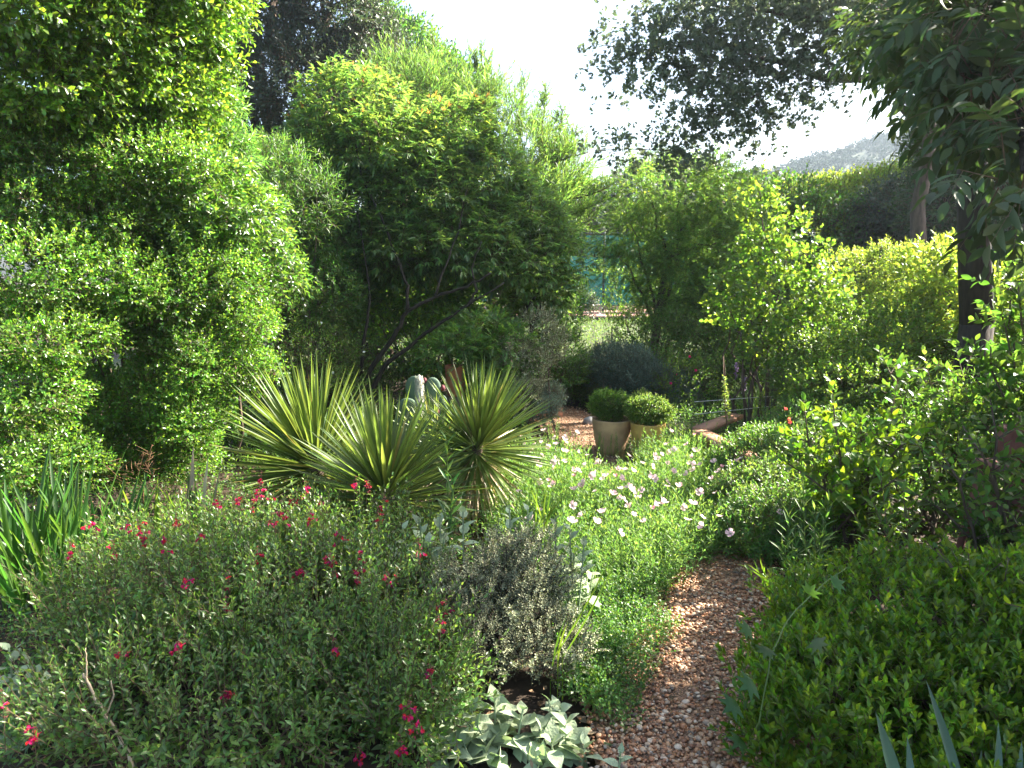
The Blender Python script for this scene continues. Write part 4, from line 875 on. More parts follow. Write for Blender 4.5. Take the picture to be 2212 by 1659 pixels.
fpos = [(1130, 945), (1143, 948), (1152, 962), (1175, 935), (1165, 950), (1185, 948), (1192, 960), (1212, 942), (1225, 958), (1232, 945), (1245, 968), (1222, 990), (1230, 978), (1170, 985), (1147, 990), (1190, 1005), (1225, 1000), (1205, 990), (1250, 985), (1155, 1005), (1182, 1042), (1192, 1035),
        (1230, 1020), (1275, 1030), (1290, 1025), (1300, 1040), (1265, 1050), (1290, 1068), (1315, 1042), (1325, 1050), (1340, 1028), (1350, 1045), (1378, 1022), (1400, 990), (1410, 975), (1405, 1002), (1378, 1030), (1420, 1025), (1435, 1015), (1440, 1042), (1475, 965), (1430, 985), (1370, 1090), (1375, 1112),
        (1355, 1060), (1340, 1085), (1310, 1110), (1298, 1125), (1340, 1075), (1395, 1060), (1415, 1080), (1440, 1060), (1470, 1100), (1562, 1105), (1575, 1152), (1505, 1115), (1530, 1130), (1552, 1035), (1538, 1042), (1690, 1050), (1485, 1030), (1510, 975), (1470, 1060), (1380, 1065), (1255, 1010), (1240, 1035), (1262, 1072), (1350, 1150), (1320, 1070), (1405, 1035), (1340, 1005), (1390, 1008), (1162, 1115), (1290, 1118), (1450, 1000), (1360, 1022)]
M['bud'] = M['pinkd']
for o in [plants[i_] for i_ in R.integers(0, len(plants), 45)]:
    v = np.array(o.location) + [R.normal(0, .09), R.normal(0, .09), 0]; v[2] = R.uniform(.26, .34); d = v - [0, 0, CAMZ]; dep = d[1] * cp - d[2] * sp; fpos.append((CX + F * d[0] / dep, CY - F * (d[1] * sp + d[2] * cp) / dep))
for k_, (dx, dy) in enumerate(fpos):
    dx += R.normal(0, 9); dy += R.normal(0, 6); c = G(dx, dy, R.uniform(.27, .36)); best = min(plants, key=lambda o: (o.location.x - c[0]) ** 2 + (o.location.y - c[1]) ** 2)
    o = bpy.data.objects.new('flower', fm[k_ % 4]); C.objects.link(o); o.parent = best
    rz = best.rotation_euler.z; s_ = best.scale[0]; v = (Vector(c) - best.location); v.rotate(best.rotation_euler.to_matrix().inverted()); o.location = v / s_
    r_ = R.uniform(.018, .031) / s_; o.scale = (r_,) * 3; o.rotation_euler = (R.normal(.5, .5), R.normal(0, .5), R.uniform(0, 6.28))
# deep pink flowers near the left
for k_, (dx, dy) in enumerate([(1185, 1040), (1500, 940), (1410, 1100), (1240, 1030), (1560, 1010), (1330, 1030), (1195, 1045)]):
    c = G(dx, dy, .3); best = min(plants, key=lambda o: (o.location.x - c[0]) ** 2 + (o.location.y - c[1]) ** 2); s_ = best.scale[0]
    me = fm[2].copy(); me.materials[0] = M['pinkd']; o = bpy.data.objects.new('bud', me); C.objects.link(o); o.parent = best; v = (Vector(c) - best.location); v.rotate(best.rotation_euler.to_matrix().inverted()); o.location = v / s_
    o.scale = (.018 / s_,) * 3; o["label"] = "small deep pink half-closed bloom"

for o in plants:
    nf = sum(1 for ch in o.children if ch.name.startswith('flower')); x, y = o.location.x, o.location.y
    where = 'at the front by the gravel' if y < 3.9 else ('beside the right-hand yucca' if x < .45 else ('near the upper path bend' if y > 5.2 else ('in the middle of the sunny patch' if x < 1.15 else 'right of the sunny patch')))
    what = ['without any open bloom', 'with one pale pink bloom', 'with two pale pink blooms', 'with three pale pink blooms'][nf] if nf < 4 else 'with a cluster of pale pink blooms'
    o['label'] = 'evening primrose ' + what + ' ' + where
# taller goldenrod-like spires right of path up to the pots
GR = 'leafy upright spires in front of the pots'
o0 = thing('leafy_spire', 'soft green leafy spire growing among its like in front of the pots', 'herb', (0, 0, 0), GR)
g = Geo(); n = 7; a = R.uniform(0, 6.28, n); b0 = np.stack([.05 * np.cos(a), .05 * np.sin(a), np.zeros(n)], 1); d = unit(np.stack([np.cos(a) * .14, np.sin(a) * .14, np.ones(n)], 1)); L_ = R.uniform(.26, .46, n)
g.sticks(b0, b0 + d * L_[:, None], .0022, .0012, 1); pos, ld, hn, t = spread(b0, d, L_, 34, 58, t0=.1); g.inst(T_LAN, pos, ld, unit(hn + UP * .3), .042 * (1 - .4 * t), .008, 0); g.build('foliage', [M['prim'], M['stemg']], o0)
first = True
sp_ = [(x, y) for x, y in ((R.uniform(.95, 2.4), R.uniform(4.8, 5.8)) for _ in range(110))]
for x, y in sp_:
    u_ = x / y * F + CX
    if u_ < 1330 or u_ > 1650 or path_w(np.array([x]), np.array([y]))[0] < -.05: continue
    if first: o0.location = (x, y, 0); first = False
    else: dup(o0, (x, y, 0), R.uniform(0, 6.28), R.uniform(.5, .75))
for dx, dy in ((1195, 960), (1180, 935), (1283, 995), (1305, 1000), (1325, 990), (1345, 1005), (1365, 992), (1390, 1000), (1410, 990), (1430, 1003), (1450, 985)):
    c = G(dx, dy); dup(o0, c, R.uniform(0, 6.28), .6)

# fine grass and seedlings: ground cover
def coverpatch(name, label, poly_, n, mat, T, lL, lW, h, m, cat, kind_='stuff', sh=.08, up=1.0):
    xs = [q_[0] for q_ in poly_]; ys = [q_[1] for q_ in poly_]; x = R.uniform(min(xs), max(xs), n * 3); y = R.uniform(min(ys), max(ys), n * 3)
    ok = np.array([inpoly(a, b, poly_) for a, b in zip(x, y)]); ok &= (y < 5.4) | (path_w(x, y) > .02); x, y = x[ok][:n], y[ok][:n]; k = len(x)
    g = Geo(); p = np.stack([x, y, R.uniform(0, h, k)], 1); D = unit(R.normal(0, .5, (k, 3)) + UP * up); grow(g, p, D, sh, m, lL, lW, T, 65, stem=g, sr=.001, upn=.8) if False else grow(g, p, D, sh, m, lL, lW, T, 65, stem=g, sr=.001, up=.8)
    return tag(g.build(name, [mat, M['stemg']]), label, cat, kind=kind_)
gc_poly = [tuple(G(*q_)[:2]) for q_ in [(1190, 1160), (1300, 1190), (1400, 1190), (1480, 1220), (1440, 1300), (1380, 1370), (1350, 1450), (1290, 1560), (1230, 1540), (1200, 1400), (1180, 1250)]]
coverpatch('groundcover', 'mat of small round-leaved green ground cover creeping onto the gravel', gc_poly, 2400, M['cover'], T_OBO, .019, .014, .09, 7, 'ground cover')
gc2 = [tuple(G(*q_)[:2]) for q_ in [(1290, 1340), (1420, 1330), (1465, 1370), (1420, 1440), (1390, 1520), (1350, 1600), (1270, 1560)]]
coverpatch('creeping_herb', 'creeping herb spilling over the left edge of the gravel', gc2, 620, M['cover'], T_OBO, .018, .014, .06, 6, 'ground cover')
gb = [tuple(G(*q_)[:2]) for q_ in [(1080, 1050), (1300, 1010), (1700, 990), (1720, 1200), (1560, 1220), (1480, 1230), (1330, 1310), (1150, 1320), (1050, 1200)]]
coverpatch('seedling_carpet', 'dense carpet of fine green seedlings beneath the pink flowers', gb, 5200, M['prim'], T_LAN, .035, .009, .07, 7, 'ground cover', sh=.1)
gl2 = [(-3.5, 2.0), (-.2, 2.0), (-.1, 3.4), (0.0, 5.2), (-3.5, 5.2)]
coverpatch('low_weeds', 'low mixed weeds under the yuccas and salvias', gl2, 3400, M['cover'], T_OV, .03, .015, .06, 6, 'ground cover', sh=.1)
gl3 = [(.9, 4.6), (3.6, 4.2), (3.8, 8.5), (1.2, 8.5), (1.0, 6.5)]
coverpatch('bed_weeds', 'low leafy growth covering the bed around the raised planks', gl3, 3400, M['cover'], T_OV, .035, .016, .1, 7, 'ground cover', sh=.14)
gl4 = [(-4, 5.2), (.2, 5.2), (.2, 8.0), (-4, 8.3)]
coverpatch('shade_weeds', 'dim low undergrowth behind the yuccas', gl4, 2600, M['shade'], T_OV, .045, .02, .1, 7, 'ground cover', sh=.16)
gl5 = [(-3, 9.2), (8, 9.0), (9, 14), (-3, 14)]
coverpatch('ivy_slope', 'rough ivy and grass on the slope below the court', gl5 if False else [(-3, 9.2), (8, 9.0), (12, 24.4), (-3, 24.4)], 6000, M['grass'], T_SIM, .07, .04, .05, 6, 'ground cover', sh=.16)

# ================================================================== MIXED BED right of the path
def mound(name, label, c, r, n, mt, T, lL, lW, group=None, m=8, sh=.1, cat='plant', **kw):
    c = np.asarray(c, float); lb = [(np.array([c[0], c[1], r[2] * .55]), np.array([r[0], r[1], r[2] * .55]))]
    return bush(name, label, cat, sub(lb, 7, .45), n, M[mt], T, lL, lW, sh, m, base=np.array([c[0], c[1], 0]), up=.8, rnd=.45, r0=.006, back=.6, group=group, **kw)
mound('leafy_herb', 'dense leafy green herb mound leaning over the far end of the gravel', G(1665, 1200), (.30, .26, .30), 1500, 'cover', T_LAN, .038, .014, cat='herb')
mound('leafy_herb', 'darker herb mound between the pink flowers and the shaded shrub', (1.75, 4.2), (.36, .34, .36), 1700, 'salvia', T_OV, .034, .015, cat='herb')
mound('leafy_herb', 'sunlit herb mound beside the timber raised bed', (1.95, 5.0), (.38, .36, .40), 1700, 'cover', T_OV, .036, .016, cat='herb')
mound('leafy_herb', 'bushy green herb mound rising toward the fennel plume', (2.5, 5.6), (.42, .4, .50), 1500, 'cover', T_OV, .036, .016, cat='herb')
o = mound('leafy_herb', 'herb mound with small coral red blossoms left of the viburnum', (2.1, 4.5), (.35, .35, .46), 1400, 'salvia', T_OV, .034, .015, cat='herb')
for dx, dy in ((1704, 905), (1697, 883), (1706, 912), (1775, 1000), (1785, 1008), (1690, 1035)):
    g = Geo(); c = P(dx, dy, 4.4); g.inst(T_FL5, np.tile(c, (2, 1)), rdir(2), rdir(2), .014, .014); g.build('blossom', leafm('petal_coral', (.75, .12, .08), (.8, .15, .1)), o)
# lanceolate stems at the hedge's far edge
def stemplant(name, label, base, tops, mt, T, lL, lW, m, group=None, cat='plant', ang=58, sr=.004, droop=.0, size_tip=.6):
    o = thing(name, label, cat, (base[0], base[1], 0), group); g = Geo(); s = Geo()
    b0 = np.array([[base[0] + R.normal(0, .04), base[1] + R.normal(0, .04), -.01] for _ in tops]); tp = np.array(tops)
    L_ = np.linalg.norm(tp - b0, axis=1); pos, ld, hn, t = spread(b0, tp - b0, L_, m, ang, t0=.22); sc = R.uniform(.8, 1.15, len(t)) * (1 - (1 - size_tip) * t ** 2)
    g.inst(T, pos, unit(ld - UP * droop), unit(hn + UP * .3 + R.normal(0, .15, hn.shape)), lL * sc, lW * sc, 0); s.sticks(b0, tp, sr, sr * .5, 0)
    g.build('foliage', [M[mt]], o); s.build('stems', M['stemg'] if mt != 'shade' else M['twig'], o); return o
stemplant('goldenrod', 'silvery narrow-leaved stems fringing the far left corner of the clipped hedge', G(1735, 1330), [P(x, y, 3.1) for x, y in ((1735, 1060), (1705, 1110), (1760, 1100), (1790, 1080), (1690, 1180), (1720, 1150), (1775, 1150))], 'salvia', T_LAN, .12, .016, 26)
stemplant('tall_herb', 'single tall herb with lance leaves standing before the yuccas', G(968, 1280), [P(965, 950, 3.15), P(980, 1030, 3.15)], 'cover', T_LAN, .12, .024, 26)
stemplant('tall_herb', 'dark tall lance-leaved herb against the brown stand', G(1960, 1350), [P(1900, 1010, 2.9), P(1880, 1070, 2.9), P(1950, 1060, 2.95), P(1845, 1110, 3.0)], 'shade', T_LAN, .12, .03, 20)

# ================================================================== SHADED VIBURNUM-LIKE SHRUBS RIGHT
def upright(label, base, tips, Y, mt, lL, lW, n_side=3, name='viburnum', group='broad-leaved shrubs in the right shade', T=T_BIG, m=9):
    o = thing(name, label, 'shrub', (base[0], base[1], 0), group); g = Geo(); s = Geo()
    for (dx, dy) in tips:
        tp = P(dx, dy, Y + R.normal(0, .15)); b0 = np.array([base[0] + R.normal(0, .08), base[1] + R.normal(0, .08), -.02]); pts = curve(b0, tp, 7, .05, .015); s.tube(pts, np.linspace(.011, .004, 7), 5)
        st = []; dr = []
        for _ in range(n_side):
            for f_ in (.4, .58, .75, .9):
                c = pts[int(f_ * 6)]; st.append(c); dr.append(unit(np.array([R.normal(0, 1), R.normal(0, .8), .6])))
        st.append(pts[5]); dr.append(unit(tp - pts[5])); st = np.array(st); dr = np.array(dr); L_ = R.uniform(.14, .30, len(st)); s.sticks(st, st + dr * L_[:, None], .003, .0018, 0)
        pos, ld, hn, t = spread(st, dr, L_, m, 62, 'opp', t0=.25); sc = R.uniform(.8, 1.15, len(t)) * (1 - .25 * t); g.inst(T, pos, ld, unit(hn + UP * .25 + R.normal(0, .15, hn.shape)), lL * sc, lW * sc)
    g.build('foliage', M[mt], o); s.build('stems', M['bark'], o, smooth=True); return o
upright('open upright shrub with oval leaves and dark fanning stems above the clipped hedge', (1.95, 3.75), [(1740, 900), (1800, 870), (1860, 900), (1930, 870), (1700, 1000), (1980, 940), (1780, 1000), (1880, 980), (1940, 1030), (1830, 1060)], 3.6, 'hedgeR', .068, .036)
upright('right-edge shrub with oval leaves half hiding the brown urn', (2.45, 3.0), [(2080, 920), (2140, 870), (2200, 880), (2040, 990), (2170, 990), (2250, 940), (2100, 1060), (2000, 1080), (2230, 1080), (2160, 1130)], 3.0, 'shade', .060, .028)
upright('loose oval-leaved shoots leaning in low from the right edge over the hedge', (2.1, 2.2), [(2150, 1230), (2240, 1180), (2190, 1340), (2100, 1270), (2270, 1300), (2050, 1220), (2240, 1420)], 2.35, 'hedgeR', .046, .022)
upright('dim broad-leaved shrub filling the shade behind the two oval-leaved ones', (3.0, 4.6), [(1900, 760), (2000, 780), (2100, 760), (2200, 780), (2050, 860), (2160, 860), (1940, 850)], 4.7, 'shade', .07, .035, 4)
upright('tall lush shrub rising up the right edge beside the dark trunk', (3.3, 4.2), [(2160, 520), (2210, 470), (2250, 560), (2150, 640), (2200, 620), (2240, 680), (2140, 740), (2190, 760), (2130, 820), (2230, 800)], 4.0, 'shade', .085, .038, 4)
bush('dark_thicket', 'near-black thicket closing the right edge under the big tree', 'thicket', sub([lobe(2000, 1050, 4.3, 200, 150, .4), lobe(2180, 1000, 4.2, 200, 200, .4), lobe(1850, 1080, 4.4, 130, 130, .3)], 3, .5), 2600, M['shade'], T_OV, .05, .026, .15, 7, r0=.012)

# terracotta urn on brown stand at right edge
M['urn'] = solid('urn', (.16, .06, .045), .8, 12, (.24, .10, .08), .5)
uc = P(2200, 960, 3.3)
o = thing('fluted_urn', 'dull red fluted urn at the right edge among oval leaves', 'urn', (uc[0], uc[1], 0))
g = Geo(); prof = [(.03, -.10), (.06, -.085), (.085, -.02), (.09, .03), (.075, .065), (.085, .08), (.08, .085), (.06, .07), (.001, .05)]
g.lathe(prof, uc, 40); V = g.V[0]; d = V[:, :2] - uc[:2]; an = np.arctan2(d[:, 1], d[:, 0]); V[:, :2] = uc[:2] + d * (1 + .07 * np.cos(an * 10))[:, None]
g.build('urn_bowl', M['urn'], o, smooth=True)
o = thing('wooden_stand', 'tapering reddish brown wooden stand below the fluted urn', 'stand', (uc[0], uc[1], 0))
zt = uc[2] - .10; g = Geo(); g.box((uc[0], uc[1], zt - .02), (.26, .26, .03)); g.build('top_board', M['urn'], o)
for sx in (-1, 1):
    for sy in (-1, 1):
        g = Geo(); g.tube([(uc[0] + sx * .16, uc[1] + sy * .16, -.02), (uc[0] + sx * .1, uc[1] + sy * .1, zt - .035)], .022, 4); g.build('leg', M['urn'], o)
for sx in (-1, 1):
    g = Geo(); b = np.array([uc[0] + sx * .125, uc[1], zt * .45]); g.box(b, (.02, .2, zt * .8)); g.build('side_panel', M['urn'], o)
g = Geo(); g.box((uc[0], uc[1] - .125, zt * .45), (.22, .02, zt * .8)); g.build('front_panel', M['urn'], o)

# ================================================================== CLIPPED HEDGE foreground right
hb = [(np.array([1.78, 2.40, .24]), np.array([.76, .50, .26])), (np.array([1.40, 2.02, .20]), np.array([.62, .40, .23])), (np.array([2.2, 2.15, .28]), np.array([.7, .55, .30])), (np.array([1.28, 2.35, .17]), np.array([.26, .33, .19]))]
o = thing('clipped_hedge', 'low dense clipped hedge of small upright leaves in the bottom right corner', 'hedge', (1.6, 2.3, 0))
g = Geo(); p, nr = sample(hb, 7600, .80, 3.2, back=.35); p2, nr2 = sample(sub(hb, 6, .3, False), 2600, .6, 2.5, back=.5)
p = np.concatenate([p, p2]); nr = np.concatenate([nr, nr2])
grow(g, p, unit(nr * .55 + UP * .9 + R.normal(0, .28, nr.shape)), .065, 7, .034, .0155, T_OV, 42, up=.1, stem=g, sr=.0012, size_tip=.85)
g.build('foliage', [M['hedgeR'], M['twig']], o); limbs((1.6, 2.3, 0), sub(hb, 3, .4), .012, 4, 5, .3).build('stems', M['bark'], o)
# vine across the hedge
o = thing('vine', 'single lobed-leaved vine shoot with curling tendrils trailing over the clipped hedge', 'vine', (*G(1600, 1640)[:2], 0))
tk = Geo(); poly([(1600, 1640), (1640, 1560), (1665, 1420), (1700, 1340), (1780, 1260), (1830, 1225)], [1.95, 1.9, 2.0, 2.1, 2.2, 2.25], .003, .0015, 5)
poly([(1700, 1345), (1720, 1400), (1725, 1440), (1710, 1475)], 2.05, .0012, .0008, 4); tk.build('stem', M['stemg'], o)
g = Geo(); vl = [(1660, 1390, .05, (-.3, -.4, -.4)), (1640, 1470, .07, (-.9, -.3, -.2)), (1600, 1510, .07, (-.8, -.4, -.3)), (1755, 1370, .06, (.4, -.4, -.8)), (1610, 1590, .06, (-.6, -.4, -.2)), (1630, 1355, .05, (-.9, -.1, -.2)), (1790, 1265, .05, (.6, 0, .2)), (1740, 1290, .05, (.3, -.2, .7))]
g.inst(T_STAR, np.array([P(a, b, 1.95) for a, b, _, _ in vl]), np.array([d for *_, d in vl], float), np.tile([0, -.6, .8], (len(vl), 1)), np.array([1.7 * c for *_, c, _ in vl]), np.array([1.6 * c for *_, c, _ in vl])); g.build('leaves', M['sword'], o)
# agave swords bottom right
o = thing('agave', 'blue-green sword-shaped agave leaves thrusting up at the bottom right', 'agave', (1.02, 1.45, 0))
g = Geo(); M['agave'] = leafm('leaf_agave', (.055, .12, .07), (.10, .2, .08), .45, .4, tf=.15, var=.1)
for (a, b, c, d, w_) in [(1960, 1800, 1895, 1540, .040), (1965, 1800, 1962, 1590, .030), (2060, 1850, 2125, 1620, .035), (2100, 1800, 2005, 1470, .03), (2140, 1800, 2160, 1560, .03), (1880, 1800, 1745, 1665, .03), (2160, 1850, 2212, 1600, .035)]:
    p0, p1 = P(a, b, 1.55), P(c, d, 1.65); g.inst(T_BLADE_S, p0[None], (p1 - p0)[None], np.array([[.2, -1., .3]]), np.linalg.norm(p1 - p0), w_)
    b0 = np.array([1.05, 1.45, 0]); g.sticks(b0[None], p0[None], .02, .012, 0)
g.build('leaves', M['agave'], o)

# ================================================================== SALVIA (crimson sage) foreground left
GRS = 'crimson-flowered sage bushes in the left foreground'
sal = [((-1.55, 2.95), (.52, .5, .38), 'left crimson-flowered sage bush, beside the sword-leaved clump', 3000), ((-.80, 2.75), (.50, .55, .38), 'middle crimson-flowered sage bush, the fullest, spilling to the bottom edge', 3200), ((-.95, 3.35), (.60, .32, .40), 'rear crimson-flowered sage bush right under the yuccas', 2200), ((-1.2, 2.2), (.55, .3, .24), 'lowest crimson-flowered sage bush at the bottom left edge', 1800), ((-.42, 2.35), (.22, .26, .24), 'right crimson-flowered sage bush touching the woolly grey leaves', 1300)]
M['red2'] = leafm('petal_crimson_dark', (.30, .01, .05), (.45, .02, .07), .5, .3)
so = []
for (c, r, lb, n) in sal:
    so.append(mound('crimson_sage', lb, (*c, 0), r, int(n * .40), 'salvia', T_OV, .036, .015, group=GRS, cat='sage', sh=.19, m=11, twigs=6, inner=.3, sr=.0016))
    o = so[-1]; g = Geo(); k = int(n * .05); a = R.uniform(0, 6.28, k); q_ = np.sqrt(R.random(k)); p = np.stack([c[0] + r[0] * q_ * np.cos(a), c[1] + r[1] * q_ * np.sin(a), r[2] * .75 * (1 - .4 * q_ ** 2)], 1)
    d = unit(np.stack([np.cos(a) * q_ * .5, np.sin(a) * q_ * .4 - .1, np.ones(k)], 1) + R.normal(0, .18, (k, 3))); grow(g, p, d, .30, 13, .032, .013, T_OV, 50, stem=g, sr=.0018, up=.3); g.build('tall_shoots', [M['salvia'], M['twig']], o)
fl_ = [(205, 1125), (275, 1122), (315, 1160), (380, 1118), (355, 1168), (245, 1178), (470, 1080), (520, 1068), (565, 1030), (562, 1058), (606, 1098), (620, 1112), (588, 1078), (660, 1050), (768, 1040), (795, 1042), (830, 1075), (815, 1107), (495, 1245), (405, 1245), (636, 1225), (652, 1230), (720, 1215), (712, 1200), (780, 1190), (857, 1240), (838, 1242), (775, 1232), (490, 1302), (385, 1392), (486, 1490), (962, 1300), (950, 1342), (885, 1520), (898, 1553), (866, 1606), (776, 1620), (930, 1450), (8, 1510), (72, 1568), (925, 1648), (260, 1395), (905, 1178), (545, 1080), (690, 1075), (735, 1150), (430, 1150), (560, 1190), (300, 1130), (150, 1180), (670, 1110), (640, 1070), (590, 1120), (720, 1392)]
SV = []
for o in so:
    me = o.children[0].data; a_ = np.empty(len(me.vertices) * 3, np.float32); me.vertices.foreach_get('co', a_); SV.append(a_.reshape(-1, 3)[::7] + np.array(o.location))
SV = np.concatenate(SV); u_ = SV - [0, 0, CAMZ]; dep = u_[:, 1] * cp - u_[:, 2] * sp; SX = CX + F * u_[:, 0] / dep; SY = CY - F * (u_[:, 1] * sp + u_[:, 2] * cp) / dep
for (dx, dy) in fl_:
    k = (np.abs(SX - dx) < 22) & (np.abs(SY - dy) < 22); Y = float(np.percentile(SV[k, 1], 4)) - .03 if k.sum() > 6 else float(np.interp(dy, [1040, 1120, 1250, 1400, 1650], [3.45, 3.1, 2.6, 2.25, 1.9])); c = P(dx, dy, Y)
    o = min(so, key=lambda o: (o.location.x - c[0]) ** 2 + (o.location.y - c[1]) ** 2)
    g = Geo(); tip = c + UP * .03; g.sticks((c - UP * .18 + [R.normal(0, .02), 0, 0])[None], tip[None], .0015, .001, 2)
    n = 12; t_ = R.uniform(-.08, .03, n); a = R.uniform(0, 6.28, n); rd = np.stack([np.cos(a), np.sin(a), R.uniform(-.2, .5, n)], 1); g.inst(T_LAN, c + UP * t_[:, None], rd, UP + rd * .1, .014, .006, 1)
    for _ in range(R.integers(2, 6)):
        q_ = c + np.array([R.normal(0, .009), R.normal(0, .009), R.uniform(-.045, .01)]); d = unit(np.array([R.normal(0, 1), -.8 + R.normal(0, .5), -.2])); g.sticks(q_[None], (q_ + d * .014)[None], .0018, .0028, 0)
        n = 4; g.inst(T_OV, np.tile(q_ + d * .012, (n, 1)), unit(d * .6 + R.normal(0, .6, (n, 3)) - UP * .2), np.tile([0, -.5, 1.], (n, 1)), .015, .010, 0)
    g.build('flower_spike', [M['red'] if R.random() < .75 else M['red2'], M['calyx'], M['twig']], o)
# bare stick
o = thing('dead_stick', 'bleached bare stick poking up through the sage bushes at bottom left', 'stick', (*G(300, 1700)[:2], 0))
tk = Geo(); poly([(300, 1690), (262, 1600), (225, 1540), (190, 1480), (180, 1455)], [1.95, 2.0, 2.0, 2.0, 2.0], .007, .003, 6); poly([(186, 1475), (187, 1430), (185, 1400)], 2.0, .003, .0015, 4); poly([(230, 1545), (245, 1500), (240, 1470)], 2.0, .003, .0015, 4); tk.build('branch', M['twigpale'], o, smooth=True)

# ================================================================== GREY WOOLLY PLANTS
def woolly(label, stems, Y, lL=.075, name='woolly_herb', basep=None, m=8):
    bp = basep if basep is not None else P(stems[0][0], stems[0][1], Y)
    o = thing(name, label, 'herb', (float(np.mean([P(a, b, Y)[0] for a, b in stems])), Y, 0), 'woolly grey-leaved herbs'); g = Geo(); s = Geo()
    for (dx, dy) in stems:
        tp = P(dx, dy, Y + R.normal(0, .06)); b0 = np.array([tp[0] + R.normal(0, .03), tp[1] + R.normal(0, .04), -.02]); d = tp - b0; L_ = np.linalg.norm(d); s.sticks(b0[None], tp[None], .005, .004, 0)
        pos, ld, hn, t = spread(b0[None], d[None], np.array([L_]), m, 72, 'opp', t0=max(0, 1 - .20 / L_), taper=.6, jit=.12); sc = (1 - .55 * t ** 3) * R.uniform(.85, 1.15, len(t)); ld = ld + UP * (-.35 + .5 * t ** 2)[:, None] + R.normal(0, .12, ld.shape); g.inst(T_WOOL, pos, unit(ld), unit(hn + UP * .9 + R.normal(0, .14, hn.shape)), lL * sc, lL * .66 * sc)
    g.build('leaves', M['grey'], o, smooth=True); s.build('stems', M['grey'], o); return o
woolly('largest woolly pale grey herb, its big leaves spread along the bottom edge beside the gravel', [(960, 1555), (1020, 1530), (1085, 1545), (1150, 1560), (1225, 1560), (1000, 1600), (1060, 1600), (1120, 1610), (1190, 1600), (1265, 1610), (930, 1640), (980, 1650), (1040, 1650), (1100, 1660), (1160, 1655), (1230, 1650), (1010, 1700), (1150, 1710), (1250, 1690), (930, 1700), (1080, 1690), (1290, 1650), (960, 1600), (1030, 1570), (1090, 1590), (1170, 1580), (1230, 1590), (1050, 1620), (1200, 1625), (1130, 1530), (1070, 1505), (1000, 1490)], 2.2, .100)
woolly('small woolly grey herb at the gravel edge, lowest and furthest right of its kind', [(1320, 1600), (1340, 1625)], 2.15, .06)
woolly('woolly grey herb behind the silvery twiggy bush, on its left side', [(870, 1140), (905, 1120), (950, 1115), (885, 1180), (925, 1170), (870, 1225), (960, 1150), (910, 1230), (1000, 1105), (850, 1180), (895, 1200), (940, 1200)], 3.0, .10)
woolly('woolly grey herb on the right side of the silvery twiggy bush', [(1230, 1140), (1262, 1165), (1240, 1195), (1270, 1220), (1225, 1230), (1250, 1260), (1140, 1100), (1100, 1095), (1200, 1120), (1280, 1240)], 3.0, .085)
woolly('dim woolly grey herb at the left edge of the picture', [(20, 1400), (70, 1420), (30, 1480), (100, 1480), (60, 1540), (10, 1560), (110, 1560), (-30, 1450), (40, 1620), (100, 1640)], 2.3, .1)
woolly('shaded woolly herb below the silvery twiggy bush, among sage stems', [(820, 1480), (870, 1500), (800, 1530), (850, 1560), (900, 1580), (820, 1600), (780, 1580), (1185, 1510), (1210, 1530)], 2.3, .07)

# silvery twiggy bush
gb_ = [(np.array([-.22, 2.62, .14]), np.array([.18, .18, .12])), (np.array([-.08, 2.85, .24]), np.array([.26, .22, .17])), (np.array([.05, 2.9, .34]), np.array([.19, .16, .13])), (np.array([-.12, 2.7, .16]), np.array([.22, .20, .13])), (np.array([.10, 2.65, .14]), np.array([.17, .18, .12]))]
o = thing('silver_shrub', 'twiggy silvery shrub of tiny grey leaves in the middle of the foreground', 'shrub', (-.02, 2.85, 0))
g = Geo(); s = Geo(); p, nr = sample(sub(gb_, 6, .45), 2500, .2, back=.8); grow(g, p, unit(nr * .6 + UP * .6 + R.normal(0, .4, nr.shape)), .10, 18, .0145, .0075, T_OV, 60, stem=s, smat=0, sr=.0014)
for _ in range(60):
    d = unit(np.array([R.normal(.15, .55), R.normal(0, .4), 1.0])); b0 = np.array([-.02 + R.normal(0, .05), 2.85 + R.normal(0, .05), 0]); e = b0 + d * R.uniform(.34, .56)
    pts = curve(b0, e, 6, .03, .02); s.tube(pts, np.linspace(.005, .0015, 6), 4); k = 60; q_ = pts[2] + (pts[5] - pts[2]) * R.random((k, 1)); grow(g, q_, rdir(k) + d, .03, 5, .015, .008, T_OV, 60)
g.build('foliage', M['greysm'], o); s.build('stems', solid('twig_dark', (.05, .035, .03), .9, 20, (.10, .07, .06)), o)

